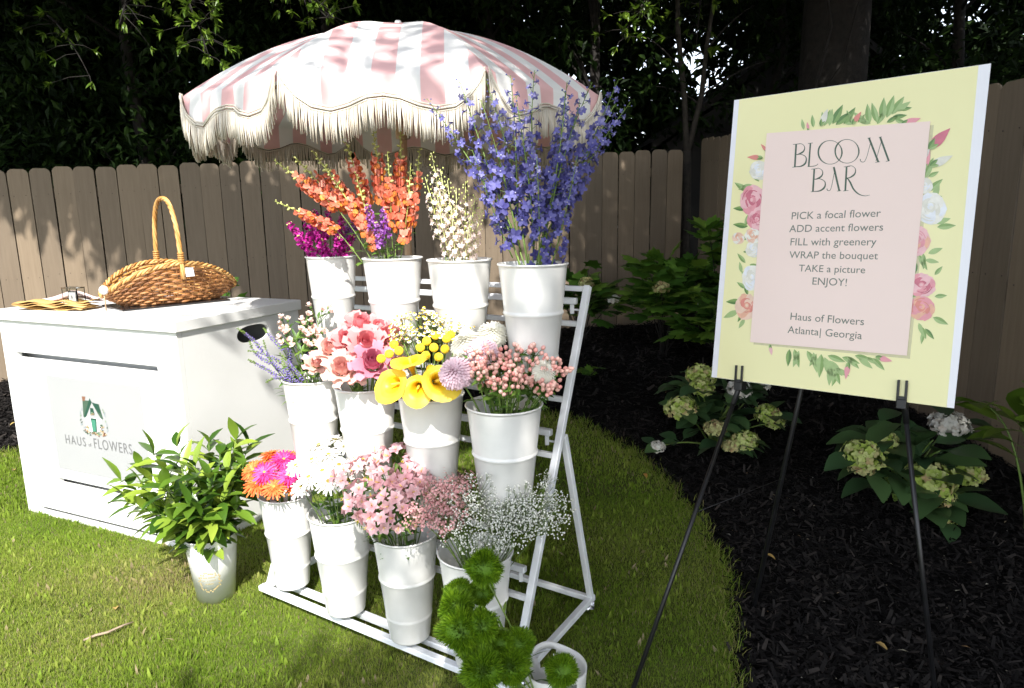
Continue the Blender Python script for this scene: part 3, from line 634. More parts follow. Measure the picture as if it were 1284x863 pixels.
for t, gapx in [(1, 0), (0.9651, 0.02), (0.9024, 0), (0.6979, 0), (0.6088, 0.02), (0.5509, 0), (0.40, 0), (0.2611, 0.02), (0.195, 0)]:
    v, z = kplane(t); off = -0.004 if gapx else 0.0
    b = rbar('cross_bar', kp(gapx+0.012, v+off, z), kp(KW-gapx-0.012, v+off, z), 0.018 if not gapx else 0.022)
    if gapx:
        for s in (gapx+0.03, KW-gapx-0.03):
            m = MB(); bar(m, kp(s, v+off, z-0.012), kp(s, v+off, z-0.045), 0.014); bar(m, kp(s, v+off, z-0.03), kp(0.0 if s < 0.5 else KW, v+off, z-0.03), 0.006); part('hook', m, M['rack'], rack, smooth=False)
for (zb, va, vb, t) in [(0.962, 0.20, 0.30, 0.6979), (0.537, 0.045, 0.135, 0.40)]:
    rbar('ledge_bar', kp(0.05, va, zb), kp(1.12, va, zb), 0.018); rbar('ledge_bar', kp(0.05, vb, zb), kp(1.12, vb, zb), 0.018)
    v, z = kplane(t)
    for s in (0.12, 0.62, 1.05): rbar('ledge_arm', kp(s, va-0.01, zb-0.018), kp(s, v+0.01, z+0.004), 0.014)

# ---------------------------------------------------------------- buckets
def bucket_mb(h=0.38, rt=0.108, rb=0.069):
    mb = MB(); r = lambda z: rb+(rt-rb)*z/h; w = 0.0016
    pr = [(0.001, 0.004), (rb-0.006, 0.004), (rb-0.004, 0.0), (rb-0.001, 0.0005), (rb, 0.004)]
    for z0, a in ((0.225*h, 0.0016), (0.595*h, 0.0042)):
        pr += [(r(z0-0.010), z0-0.010), (r(z0)+a*0.35, z0-0.0065), (r(z0)+a*0.85, z0-0.003), (r(z0)+a, z0), (r(z0)+a*0.85, z0+0.003), (r(z0)+a*0.35, z0+0.0065), (r(z0+0.010), z0+0.010)]
    pr += [(r(0.97*h), 0.97*h), (rt, h-0.006), (rt+0.003, h-0.005), (rt+0.0045, h-0.002), (rt+0.003, h+0.001), (rt, h+0.001), (rt-w-0.001, h-0.004), (rb-w, 0.01), (0.001, 0.01)]
    lathe(mb, pr, 56); return mb
m_water = paint('dark_water', (0.02, 0.028, 0.02), 0.1)
BKT = {}
bucket_src = bucket_mb().mesh('bucket_body', [M['white']]); 
wmb = MB(); lathe(wmb, [(0.001, 0.17), (0.082, 0.17)], 24); water_src = wmb.mesh('water', [m_water])
def bucket(key, P, dia, label, rz):
    k = dia/0.216
    root = thing('bucket', P, label, 'bucket', 'white flower buckets on the rack')
    b = obj('bucket_body', bucket_src, root); b.scale = (k, k, 1); b.rotation_euler = (0, 0, rz)
    wq = obj('water', water_src, root); wq.scale = (k, k, 1)
    BKT[key] = dict(P=np.array(P, float), k=k, top=np.array(P, float)+V3(0, 0, 0.38), dep=depth(np.array(P)+[0, 0, 0.38])); return root
def rimpos(px, py, z): q = onz(px, py, z); return V3(q[0], q[1], z-0.38)
BK = [('gerbera', (358, 617), .470, .200, 'white bucket of orange and hot pink gerberas, leftmost on the bottom tier'),
      ('mum', (426, 641), .470, .220, 'white bucket of white daisies, second from the left on the bottom tier'),
      ('alstro', (508, 666), .470, .216, 'white bucket of pink alstroemerias in the middle of the bottom tier'),
      ('gyp', (596, 690), .470, .232, "white bucket of baby's breath at the right end of the bottom tier"),
      ('veronica', (390, 473), .930, .204, 'white bucket of purple veronica and pale spray roses on the middle tier'),
      ('rose', (458, 482), .930, .212, 'white bucket of pink roses, second from the left on the middle tier'),
      ('calla', (540, 493), .930, .216, 'white bucket of yellow callas and button flowers on the middle tier'),
      ('hyper', (632, 506), .930, .234, 'white bucket of pink hypericum berries at the right of the middle tier'),
      ('stock', (415, 321), 1.360, .188, 'white bucket of magenta stock, leftmost on the top tier'),
      ('snap', (492, 323), 1.360, .210, 'white bucket of orange snapdragons, second on the top tier'),
      ('lark', (576, 325), 1.360, .214, 'white bucket of pale pink larkspur, third on the top tier'),
      ('delph', (668, 330), 1.354, .216, 'white bucket of blue delphiniums at the right end of the top tier')]
for k, px, zr, dia, lab in BK: bucket(k, rimpos(*px, zr), dia, lab, random.uniform(0, 6))

# ---------------------------------------------------------------- flower parts (each head built once, copied to each stem)
def head(name, fn, mats, nvar=3):
    out = []
    for i in range(nvar):
        mb = MB(); fn(mb, i); out.append(mb.mesh(name, mats, smooth=True))
    return out
def place(mb_fn, *a): pass
def rose_fn(mb, i):
    n = 0
    for ring, (cnt, tilt, L, W) in enumerate([(3, 1.48, .030, .022), (4, 1.38, .034, .028), (5, 1.26, .037, .034), (6, 1.10, .040, .038), (6, 0.90, .042, .042), (7, 0.62, .042, .042)]):
        for k in range(cnt):
            a = k*2*PI/cnt+ring*0.7+random.uniform(-.15, .15); r0 = 0.004+ring*0.0028
            R = rotz(a)@rotx(tilt+random.uniform(-.07, .07)); v = np.clip(0.95-ring*0.17+random.uniform(-.1, .1), 0, 1)
            p = V3(math.cos(a+PI/2)*r0, math.sin(a+PI/2)*r0, 0.004-ring*0.001)
            patch(mb, mat4(R, p), L, W, curl=-0.45 if ring > 3 else 0.40, cup=0.30, ns=4, p=0.62, var=v, tipw=0.5)
    for k in range(5):
        a = k*2*PI/5; patch(mb, mat4(rotz(a)@rotx(-0.2), (0, 0, -0.004)), .03, .010, -0.4, 0.2, 3, mat=1)
    ball(mb, (0, 0, -0.004), (.010, .010, .010), 8, 5, 1)
def gerb_fn(mb, i):
    for ring, (cnt, tilt, L, W) in enumerate([(24, 0.10, .052, .0135), (22, 0.26, .044, .013), (20, 0.6, .026, .007)]):
        for k in range(cnt):
            a = k*2*PI/cnt+ring*0.13+random.uniform(-.04, .04)
            patch(mb, mat4(rotz(a)@rotx(tilt+random.uniform(-.12, .1)), (0, 0, ring*0.002)), L*random.uniform(.9, 1.06), W, -0.35, 0.2, 3, 0.55, 0, random.uniform(0, .7)+ring*0.1, tipw=.3)
    ball(mb, (0, 0, 0.004), (.008, .008, .005), 12, 6, 1, nz=0.06); ball(mb, (0, 0, -.008), (.012, .012, .010), 10, 5, 2)
def daisy_fn(mb, i):
    for ring, (cnt, tilt, L, W) in enumerate([(20, 0.0, .033, .0095), (18, 0.25, .029, .009), (14, .55, .020, .008)]):
        for k in range(cnt):
            a = k*2*PI/cnt+ring*0.17+random.uniform(-.06, .06)
            patch(mb, mat4(rotz(a)@rotx(tilt+random.uniform(-.12, .1)), (0, 0, ring*0.002)), L*random.uniform(.9, 1.1), W, -0.35, 0.25, 3, 0.55, 0, random.random(), tipw=.35)
    ball(mb, (0, 0, 0.005), (.0075, .0075, .004), 10, 5, 1, nz=0.06); ball(mb, (0, 0, -.006), (.010, .010, .007), 8, 5, 2)
def pompon_fn(mb, i):
    n = 330
    for k in range(n):
        z = 1-1.45*(k+.5)/n; r = math.sqrt(max(0, 1-z*z)); a = k*2.39996; d = V3(r*math.cos(a), r*math.sin(a), z)
        Rm = frame(d); Rp = np.stack([Rm[:, 0], Rm[:, 2], -Rm[:, 1]], 1)
        patch(mb, mat4(Rp, d*V3(.026, .026, .018)),   .024*random.uniform(.85, 1.15), .0125, 1.2, 0.5, 3, 0.5, 0, 0.5*(1-z)*.7+random.uniform(0, .35), tipw=.4)
    ball(mb, (0, 0, 0), (.028, .028, .02), 10, 6, 0, 0.5); ball(mb, (0, 0, -.02), (.012, .012, .01), 8, 5, 1)
def ballhead_fn(mb, i):
    ball(mb, (0, 0, 0), (.0135, .0135, .0125), 18, 12, 0, None, nz=0.07)
    for k in range(150):
        z = 1-2*(k+.5)/150; r = math.sqrt(1-z*z); a = k*2.39996; d = V3(r*math.cos(a), r*math.sin(a), z); ball(mb, d*.0132, .0019, 5, 3, 0, random.random())
def calla_fn(mb, i):
    nu, nv = 22, 9; V = []
    for j in range(nv):
        t = j/(nv-1); z = .105*t
        for k in range(nu+1):
            a = -PI*1.08+2.16*PI*k/nu; rr = .006+.010*t+.030*t**2.6; flare = 1+.55*(t**3)*math.cos(a/2)**2
            zz = z+.030*t**3*math.cos(a)+.005*t**4*math.sin(3*a+.7)+.003*t**4*math.sin(7*a)-(.028*max(0, t-.72)/.28 if t > .72 else 0)*(1.0+.0*math.cos(a))
            V.append((rr*flare*math.sin(a), -rr*flare*math.cos(a), zz))
    F = [(j*(nu+1)+k, j*(nu+1)+k+1, (j+1)*(nu+1)+k+1, (j+1)*(nu+1)+k) for j in range(nv-1) for k in range(nu)]
    mb.add(V, F, 0, np.repeat(np.linspace(0, 1, nv-1), nu)); tube(mb, [(0, 0, .02), (0, 0, .05), (.002, 0, .085)], [.005, .0055, .003], 7, 1)
def lily_fn(mb, c, R, s, i):
    for k in range(6):
        a = k*PI/3; big = k % 2
        patch(mb, mat4(R@rotz(a)@rotx(0.78 if big else 0.62), c), s*(1 if big else .95), s*(.80 if big else .55), -0.75, 0.25, 4, 0.85, 0, random.uniform(0, .7) if big else random.uniform(.3, 1))
    for k in range(4):
        a = random.uniform(0, 6.3); e = R@V3(.15*math.cos(a), .15*math.sin(a), .7)*s; tube(mb, [c, c+e], [.0008, .0008], 3, 1)
def alstro_fn(mb, i):
    for k in range(6):
        a = k*2*PI/6+random.uniform(-.3, .3); el = random.uniform(0.15, 0.9) if k else 1.4; d = V3(math.cos(a)*math.cos(el), math.sin(a)*math.cos(el), math.sin(el)); q = d*random.uniform(.035, .05)
        tube(mb, bez((0, 0, -.02), q*.4, q, 5), .0014, 4, 2); lily_fn(mb, q, frame(d), .036*random.uniform(.85, 1.1), i)
    for k in range(7):
        a = random.uniform(0, 6.3); d = nrm(V3(math.cos(a), math.sin(a), random.uniform(-.5, .1))); leafdir(mb, V3(0, 0, -.025), d, random.uniform(.05, .085), .013, -0.7, 0.2, 4, mat=2, roll=random.uniform(-.6, .6))
def floret5(mb, c, d, s, mat=0, vr=(0, 1), n=5, open_=0.35):
    R = frame(d); t0 = random.uniform(0, 6.3)
    for k in range(n):
        patch(mb, mat4(R@rotz(t0+k*2*PI/n)@rotx(open_+random.uniform(-.25, .25)), c), s, s*.78, -0.3, 0.3, 2, 0.7, mat, random.uniform(*vr), tipw=.5)
def delph_fn(mb, i):
    Lh = 0.50; n = 30; bend = lambda z: V3(.020*math.sin(z*5+i), .018*math.sin(z*4+2*i), 0)
    tube(mb, [bend(z)+[0, 0, z] for z in np.linspace(0, Lh, 9)], np.linspace(.0034, .0012, 9), 5, 1)
    for k in range(n):
        t = (k+random.uniform(-.3, .3)+.5)/n; z = .02+t*(Lh-.02); a = k*2.39996+random.uniform(-.5, .5); s = .0235*(1-.62*t**1.8)*random.uniform(.85, 1.15); out = .034*(1-.75*t)+.004
        d = nrm(V3(math.cos(a), math.sin(a), .25)); c = bend(z)+V3(0, 0, z+.010)+d*out
        tube(mb, [bend(z)+[0, 0, z], c], .0009, 3, 1, caps=False)
        if t > .9: ball(mb, c, s*.35, 6, 4, 0, random.uniform(.3, .9))
        else:
            floret5(mb, c, nrm(d+RNG.normal(0, .25, 3)), s, 0, (.35*t, .55+.45*t)); 
            if random.random() < .5: ball(mb, c+d*.004, .0032, 5, 3, 2)
            tube(mb, [c, c-d*.014+[0, 0, .004]], [.003, .0008], 4, 0, .3)
def snap_fn(mb, i):
    Lh = .27; n = 27; tube(mb, [(0, 0, 0), (.004, .002, Lh*.5), (.0, -.003, Lh)], [.0030, .0026, .0012], 5, 1)
    for k in range(n):
        t = (k+.5)/n; z = t*Lh; a = k*2.39996+random.uniform(-.4, .4); d = nrm(V3(math.cos(a), math.sin(a), .35)); c = V3(0, 0, z)
        if t < .60:
            s = .029*(1-.42*t); c2 = c+d*.017+RNG.normal(0, .003, 3); tube(mb, [c+d*.003, c2+d*.004], [.0035, .0055], 6, 0, random.uniform(.5, 1)); R = frame(d)
            for q in range(2): patch(mb, mat4(R@rotz(.4-.8*q)@rotx(.75), c2), s, s*.75, -0.7, .3, 2, .7, 0, random.uniform(.3, 1), tipw=.6)
            for q in range(3): patch(mb, mat4(R@rotz(PI+(.75-.75*q))@rotx(.25), c2), s*.95, s*.75, -1.0, .35, 2, .7, 0, random.uniform(0, .65), tipw=.6)
        else:
            f = (1-t)/.40; ball(mb, c+d*(.005+.005*f), (.0030+.0030*f, .0030+.0030*f, .0045+.0055*f), 6, 4, 1 if f < .75 else 2, random.uniform(.4, 1), frame(d))
def lark_fn(mb, i):
    Lh = .26; n = 38; tube(mb, [(0, 0, 0), (.003, .003, Lh*.5), (0, 0, Lh)], [.0026, .0022, .001], 5, 1)
    for k in range(n):
        t = (k+.5)/n; z = t*Lh; a = k*2.39996; d = nrm(V3(math.cos(a), math.sin(a), .45)); c = V3(0, 0, z)+d*(.022*(1-.6*t)+.004)
        if t < .7: floret5(mb, c, d, .0125*(1-.35*t), 0, (0, 1)); tube(mb, [(0, 0, z-.004), c], .0008, 3, 1, caps=False)
        else: ball(mb, c, (.0032, .0032, .0042), 6, 4, 2, random.random())
def stock_fn(mb, i):
    Lh = .13; tube(mb, [(0, 0, -.03), (0, 0, Lh)], [.004, .002], 5, 1)
    for k in range(20):
        t = (k+.5)/20; z = t*Lh; a = k*2.39996; d = nrm(V3(math.cos(a), math.sin(a), .3+t)); c = V3(0, 0, z)+d*.020*(1-.5*t)
        for q in range(7):
            R = frame(nrm(d+RNG.normal(0, .45, 3))); patch(mb, mat4(R@rotz(random.uniform(0, 6.3))@rotx(random.uniform(.2, .9)), c), .018*(1-.35*t), .017*(1-.35*t), -.4, .3, 2, .65, 0, random.random(), tipw=.6, ruf=.06)
    for q in range(5): ball(mb, (random.gauss(0, .005), random.gauss(0, .005), Lh+.004), .004, 6, 4, 2)
def gyp_fn(mb, i):
    for k in range(34):
        th = random.uniform(0, 6.3); r = .062*math.sqrt(random.random()); q = V3(r*math.cos(th), r*math.sin(th), random.uniform(-.03, .055)+.02*(1-r/.062)); m = V3(q[0]*.35, q[1]*.35, q[2]*.3-.03)
        tube(mb, [(0, 0, -.07), m, q], [.0007, .0005, .0004], 3, 1, caps=False)
        for e in range(3):
            p = q+RNG.normal(0, .0065, 3); tube(mb, [m*.3+q*.7, p], .0004, 3, 1, caps=False); ball(mb, p, .0030*random.uniform(.7, 1.15), 6, 4, 0, random.random(), nz=.18)
def wax_fn(mb, i):
    for k in range(26):
        th = random.uniform(0, 6.3); r = .052*math.sqrt(random.random()); q = V3(r*math.cos(th), r*math.sin(th), random.uniform(-.035, .045)); m = V3(q[0]*.4, q[1]*.4, q[2]*.3-.03)
        tube(mb, [(0, 0, -.07), m, q], [.0009, .0007, .0005], 3, 1, caps=False)
        for e in range(4): p = q+RNG.normal(0, .007, 3); floret5(mb, p, nrm(q+[0, 0, .03]+RNG.normal(0, .02, 3)), .0052, 0, (0, 1), 5, .4)
def cham_fn(mb, i):
    for k in range(13):
        th = random.uniform(0, 6.3); r = .048*math.sqrt(random.random()); q = V3(r*math.cos(th), r*math.sin(th), random.uniform(-.012, .03)); tube(mb, [(0, 0, -.07), (q[0]*.5, q[1]*.5, q[2]-.03), q], [.001, .0008, .0007], 3, 2, caps=False)
        d = nrm(V3(q[0]*9, q[1]*9, 1)+RNG.normal(0, .25, 3)); R = frame(d)
        for j in range(11): patch(mb, mat4(R@rotz(j*2*PI/11)@rotx(-.1), q), .0085, .0044, -.2, .1, 2, .6, 0, random.random(), tipw=.6)
        ball(mb, q+d*.002, (.0042, .0042, .0034), 8, 5, 1, R=R)
    for k in range(5): a = random.uniform(0, 6.3); leafdir(mb, (0, 0, -.05), (math.cos(a), math.sin(a), .8), .04, .006, -.4, .2, 3, mat=2)
def hyper_fn(mb, i):
    for k in range(11):
        th = random.uniform(0, 6.3); r = .034*math.sqrt(random.random()); q = V3(r*math.cos(th), r*math.sin(th), random.uniform(-.02, .03)); d = nrm(q+V3(0, 0, .05)); R = frame(d)
        tube(mb, bez((0, 0, -.05), (q[0]*.3, q[1]*.3, q[2]-.02), q, 4), [.0016, .0013, .0012, .001], 4, 1, caps=False); ball(mb, q+d*.007, (.0082, .0082, .0098), 9, 6, 0, random.random(), R)
        for j in range(5): patch(mb, mat4(R@rotz(j*1.2566)@rotx(.15), q), .008, .006, .3, .2, 2, mat=1)
    for k in range(6): a = random.uniform(0, 6.3); leafdir(mb, (0, 0, random.uniform(-.06, -.02)), (math.cos(a), math.sin(a), .5), .04, .018, -.5, .25, 3, mat=1)
def dian_fn(mb, i):
    n = 2600; k = np.arange(n); z = 1-1.75*(k+.5)/n; r = np.sqrt(np.clip(1-z*z, 0, 1)); a = k*2.39996; D = np.stack([r*np.cos(a), r*np.sin(a), z], 1); D = D+RNG.normal(0, .12, D.shape); D /= np.linalg.norm(D, axis=1)[:, None]; lump = 1+.14*np.sin(D[:, 0]*4.1+i*2)*np.sin(D[:, 1]*3.7+i)+.08*np.sin(D[:, 2]*7+i)
    N = rdir(n); quads_leaves(mb, D*.022*lump[:, None], D*lump[:, None], N, RNG.uniform(.016, .024, n), np.full(n, .0026), 0, RNG.random(n)); ball(mb, (0, 0, 0), .033, 16, 10, 0, 0.2); ball(mb, (0, 0, -.03), (.010, .010, .014), 8, 5, 1, .1)
def vero_fn(mb, i):
    P = bez((0, 0, 0), (.0, .02, .06), (.05, .03, .10), 14); tube(mb, P, np.linspace(.003, .001, 14), 5, 1)
    for j in range(14):
        t = j/13
        for q in range(9):
            a = random.uniform(0, 6.3); d = nrm(V3(math.cos(a), math.sin(a), .4)); ball(mb, P[j]+d*.0055*(1-.6*t)+RNG.normal(0, .0015, 3), (.0026*(1-.4*t),)*3, 5, 3, 0 if t < .72 else 1, random.random())
def bud_fn(mb, i):
    for k in range(5):
        q = V3(random.gauss(0, .018), random.gauss(0, .018), random.uniform(-.015, .02)); tube(mb, [(0, 0, -.05), q], .001, 4, 1, caps=False); R = frame(nrm(q+V3(0, 0, .04)))
        for j in range(7): patch(mb, mat4(R@rotz(j*.9)@rotx(1.1 if j < 4 else .6), q), .017, .015, .2, .4, 3, .65, 0, random.random(), tipw=.4)
        ball(mb, q-R[:, 2]*.002, .005, 6, 4, 1)
    for k in range(6): a = random.uniform(0, 6.3); leafdir(mb, (0, 0, -.03), (math.cos(a), math.sin(a), .6), .04, .010, -.4, .2, 3, mat=1)
PM = {}
def petal(name, cols, tr=0.25, rough=.55): PM[name] = organic(name, cols, rough, tr, .3); return PM[name]
petal('pink_petal', [(0.76, 0.36, 0.35), (0.72, 0.23, 0.25), (0.66, 0.12, 0.16)]); petal('blush_petal', [(0.80, 0.55, 0.46), (0.78, 0.44, 0.38), (0.74, 0.32, 0.28)]); petal('mauve_petal', [(0.70, 0.30, 0.37), (0.62, 0.19, 0.28), (0.54, 0.10, 0.20)])
petal('orange_gerbera', [(0.75, 0.10, 0.025), (0.82, 0.17, 0.04), (0.85, 0.28, 0.09)], .15); petal('magenta_gerbera', [(0.55, 0.01, 0.10), (0.70, 0.04, 0.22), (0.78, 0.15, 0.38)], .15)
petal('white_petal', [(0.82, 0.80, 0.72), (0.84, 0.83, 0.78)], .2); petal('cream_pompon', [(0.86, 0.84, 0.76), (0.80, 0.78, 0.62)]); petal('pink_pompon', [(0.78, 0.60, 0.66), (0.74, 0.50, 0.57)])
petal('yellow_ball', [(0.80, 0.55, 0.02), (0.85, 0.66, 0.06)], 0); petal('yellow_centre', [(0.75, 0.48, 0.02), (0.8, 0.6, 0.08)], 0); petal('green_centre', [(0.28, 0.22, 0.04), (0.42, 0.34, 0.07)], 0)
petal('calla_yellow', [(0.55, 0.40, 0.02), (0.82, 0.46, 0.01), (0.86, 0.56, 0.02), (0.86, 0.62, 0.06)], .2, .4); petal('alstro_pink', [(0.70, 0.35, 0.39), (0.76, 0.46, 0.49), (0.80, 0.62, 0.63)])
petal('delph_blue', [(0.055, 0.048, 0.20), (0.10, 0.095, 0.31), (0.17, 0.165, 0.40), (0.36, 0.34, 0.55)], .25); petal('delph_eye', [(0.5, 0.48, 0.55), (0.2, 0.18, 0.4)], 0)
petal('snap_orange', [(0.74, 0.28, 0.04), (0.60, 0.10, 0.05), (0.70, 0.20, 0.12), (0.78, 0.42, 0.32)]); petal('snap_bud', [(0.42, 0.48, 0.10), (0.62, 0.60, 0.26)], .15); petal('lark_pink', [(0.80, 0.72, 0.62), (0.78, 0.58, 0.55), (0.82, 0.78, 0.66)]); petal('lark_bud', [(0.50, 0.56, 0.14), (0.68, 0.68, 0.32)], .15)
petal('stock_magenta', [(0.30, 0.005, 0.16), (0.45, 0.01, 0.26), (0.58, 0.06, 0.38)]); petal('stock_purple', [(0.18, 0.03, 0.26), (0.32, 0.10, 0.40), (0.48, 0.24, 0.55)]); petal('gyp_white', [(0.78, 0.78, 0.70), (0.85, 0.84, 0.78)], .1)
petal('wax_pink', [(0.62, 0.26, 0.28), (0.70, 0.38, 0.38), (0.76, 0.52, 0.48)]); petal('berry_pink', [(0.68, 0.26, 0.23), (0.74, 0.38, 0.33), (0.78, 0.50, 0.42)], 0, .3); petal('dianthus_green', [(0.065, 0.15, 0.005), (0.14, 0.275, 0.007), (0.25, 0.40, 0.018)], .2); petal('vero_purple', [(0.14, 0.10, 0.34), (0.26, 0.20, 0.48)], .1)
petal('spray_pink', [(0.84, 0.70, 0.60), (0.82, 0.55, 0.50), (0.85, 0.78, 0.70)])
ST, LF = M['stem'], M['leaf']
HD = dict(rose_p=head('rose_bloom', rose_fn, [PM['pink_petal'], LF]), rose_b=head('rose_bloom', rose_fn, [PM['blush_petal'], LF]), rose_m=head('rose_bloom', rose_fn, [PM['mauve_petal'], LF], 2),
          gerb_o=head('gerbera_bloom', gerb_fn, [PM['orange_gerbera'], PM['green_centre'], ST]), gerb_m=head('gerbera_bloom', gerb_fn, [PM['magenta_gerbera'], PM['green_centre'], ST]),
          daisy=head('daisy_bloom', daisy_fn, [PM['white_petal'], PM['green_centre'], ST]), pom_w=head('pompon_bloom', pompon_fn, [PM['cream_pompon'], ST], 2), pom_p=head('pompon_bloom', pompon_fn, [PM['pink_pompon'], ST], 2),
          craspedia=head('ball_bloom', ballhead_fn, [PM['yellow_ball']], 2), calla=head('calla_bloom', calla_fn, [PM['calla_yellow'], PM['yellow_centre']], 1), alstro=head('alstroemeria_cluster', alstro_fn, [PM['alstro_pink'], PM['yellow_centre'], LF], 4),
          delph=head('flower_spike', delph_fn, [PM['delph_blue'], ST, PM['delph_eye']], 4), snap=head('flower_spike', snap_fn, [PM['snap_orange'], PM['snap_bud'], PM['snap_bud']], 4), lark=head('flower_spike', lark_fn, [PM['lark_pink'], PM['lark_bud'], PM['lark_bud']], 3),
          stock_m=head('flower_spike', stock_fn, [PM['stock_magenta'], ST, PM['snap_bud']], 3), stock_p=head('flower_spike', stock_fn, [PM['stock_purple'], ST, PM['snap_bud']], 2), gyp=head('flower_spray', gyp_fn, [PM['gyp_white'], ST], 4), wax=head('flower_spray', wax_fn, [PM['wax_pink'], ST], 3),
          cham=head('flower_spray', cham_fn, [PM['white_petal'], PM['yellow_centre'], ST], 3), hyper=head('berry_cluster', hyper_fn, [PM['berry_pink'], LF], 4), dian=head('spiky_bloom', dian_fn, [PM['dianthus_green'], ST], 3), vero=head('flower_spike', vero_fn, [PM['vero_purple'], ST], 3), bud=head('bloom_cluster', bud_fn, [PM['spray_pink'], LF], 3))
def stem_flower(name, cat, label, group, base, hp, key, face, scale=1.0, r=0.002, leaves=3, leafL=0.05, leafW=0.012, stem_end=None, leafm=None, bow=0.02, spin=None):
    """one cut stem: stem, flower, leaves; hp = where the flower sits, face = where it looks"""
    base, hp = np.array(base, float), np.array(hp, float); root = thing(name, base, label, cat, group)
    face = nrm(face); e = hp-face*0.02*float(np.mean(scale)) if stem_end is None else np.array(stem_end)
    mid = (base+e)/2+V3(random.gauss(0, bow), random.gauss(0, bow), 0.03); dirv = e-base
    P = bez(base, base*0.45+e*0.55+V3(-dirv[0]*.12, -dirv[1]*.12, abs(dirv[2])*.08)+V3(random.gauss(0, bow*.5), random.gauss(0, bow*.5), 0), e, 9); sm = MB(); tube(sm, P, np.linspace(r*1.15, r*.8, 9), 6); part('stem', sm, ST, root)
    m = random.choice(HD[key]); o = obj(m.name.split('.')[0], m, root); Rm = frame(face)@rotz(random.uniform(0, 6.3) if spin is None else spin); o.matrix_local = Matrix(mat4(Rm*scale, hp-base).tolist())
    if leaves:
        lm = MB()
        for k in range(leaves):
            t = random.uniform(.45, .92); q = P[int(t*8)]; a = random.uniform(0, 6.3); d = nrm(V3(math.cos(a), math.sin(a), random.uniform(.1, .9))); leafdir(lm, q, d, leafL*random.uniform(.7, 1.2), leafW*random.uniform(.8, 1.2), -0.6, .25, 4, roll=random.uniform(-.5, .5))
        part('leaves', lm, leafm or LF, root)
    return root
ORD = ['first', 'second', 'third', 'fourth', 'fifth', 'sixth', 'seventh', 'eighth', 'ninth', 'tenth', 'eleventh', 'twelfth', 'thirteenth', 'fourteenth', 'fifteenth', 'sixteenth', 'seventeenth', 'eighteenth', 'nineteenth', 'twentieth']
TOCAM = lambda p: nrm(V3(0, 0, H_)-p)
def bunch(bk, heads, name, cat, label, group, key, scale=1.0, facecam=0.5, out=0.6, spread=0.5, ordinal=False, tilt_up=0.5, **kw):
    """heads: (px, py, nearer) in the photograph's pixels and metres nearer than the bucket; label may hold {o}"""
    B = BKT[bk]; order = sorted(range(len(heads)), key=lambda i: heads[i][0])
    for rank, i in enumerate(order):
        h = heads[i]; hp = ondepth(h[0], h[1], B['dep']-h[2]); sc = scale*(h[3] if len(h) > 3 else 1); ky = h[4] if len(h) > 4 else key; lb = h[5] if len(h) > 5 else label
        rel = hp-B['top']; xy = rel[:2]/max(.001, np.linalg.norm(rel[:2]))*min(.06*B['k'], np.linalg.norm(rel[:2])*spread); a = random.uniform(0, 6.3)
        base = B['P']+V3(xy[0]*.5-xy[0]*.9+random.gauss(0, .012), xy[1]*.5-xy[1]*.9+random.gauss(0, .012), .10)
        outd = nrm(V3(rel[0], rel[1], .10)); face = nrm(outd*out+TOCAM(hp)*facecam+V3(0, 0, tilt_up)+RNG.normal(0, .12, 3))
        stem_flower(name, cat, lb.replace('{o}', ORD[min(19, rank)]), group, base, hp, ky, face, sc, **kw)
def spikes(bk, tips, name, cat, label, group, key, L0, zspan=None, ordinal=True, scale=1.0, leaves=4, spread=.6, **kw):
    """long flower spikes: tip pixel, metres nearer; the spike is aligned with its stem"""
    B = BKT[bk]; order = sorted(range(len(tips)), key=lambda i: tips[i][0])
    for rank, i in enumerate(order):
        t = tips[i]; tip = ondepth(t[0], t[1], B['dep']-t[2]); sc = scale*(t[3] if len(t) > 3 else 1); ky = t[4] if len(t) > 4 else key; lb = t[5] if len(t) > 5 else label
        rel = tip-B['top']; n = max(.001, np.linalg.norm(rel[:2])); xy = rel[:2]/n*min(.075*B['k'], n*spread); rim = B['top']+V3(xy[0], xy[1], -.01)
        root_dir = nrm(tip-rim); low = tip-nrm(root_dir+V3(rel[0], rel[1], 0)*.6)*L0*sc; base = B['P']+V3(-xy[0]*.3, -xy[1]*.3, .10)
        stem_flower(name, cat, lb.replace('{o}', ORD[min(19, rank)]), group, base, low, ky, tip-low, sc, stem_end=low, leaves=leaves, bow=.01, **kw)
exec_flowers = True
# top tier
spikes('stock', [(366, 285, .05), (384, 278, .0), (398, 288, .07), (412, 270, .0), (428, 278, .05), (440, 300, .06), (378, 300, .09), (405, 305, .10), (425, 302, .1), (395, 270, -.03)][:10], 'stock_flower', 'flower', 'magenta stock, {o} from the left in the leftmost top bucket', 'magenta stock in the top left bucket', 'stock_m', .115, scale=.85, leaves=2, leafL=.04)
spikes('stock', [(438, 285, .0), (446, 272, -.04)], 'stock_flower', 'flower', 'purple stock at the right rim of the leftmost top bucket, {o} of two', 'purple stock in the top left bucket', 'stock_p', .115, scale=.8, leaves=2, leafL=.04)
spikes('snap', [(344, 201, .05), (345, 252, .06, .85), (367, 196, .0), (392, 188, .04), (408, 208, .06), (428, 164, .0), (446, 215, .05), (468, 158, .02), (486, 190, .06), (503, 161, .0), (516, 205, .05), (527, 186, .0)], 'snapdragon', 'flower', 'orange snapdragon with green tip, {o} from the left in the second top bucket', 'orange snapdragons in the top tier', 'snap', .27, leaves=12, leafL=.05, leafW=.012, scale=1.0)
spikes('snap', [(462, 262, .07), (480, 268, .08), (472, 284, .08)], 'stock_flower', 'flower', 'lilac stock low among the orange snapdragons, {o} from the left', 'lilac stock among the snapdragons', 'stock_p', .115, scale=.7, leaves=3, leafL=.04)
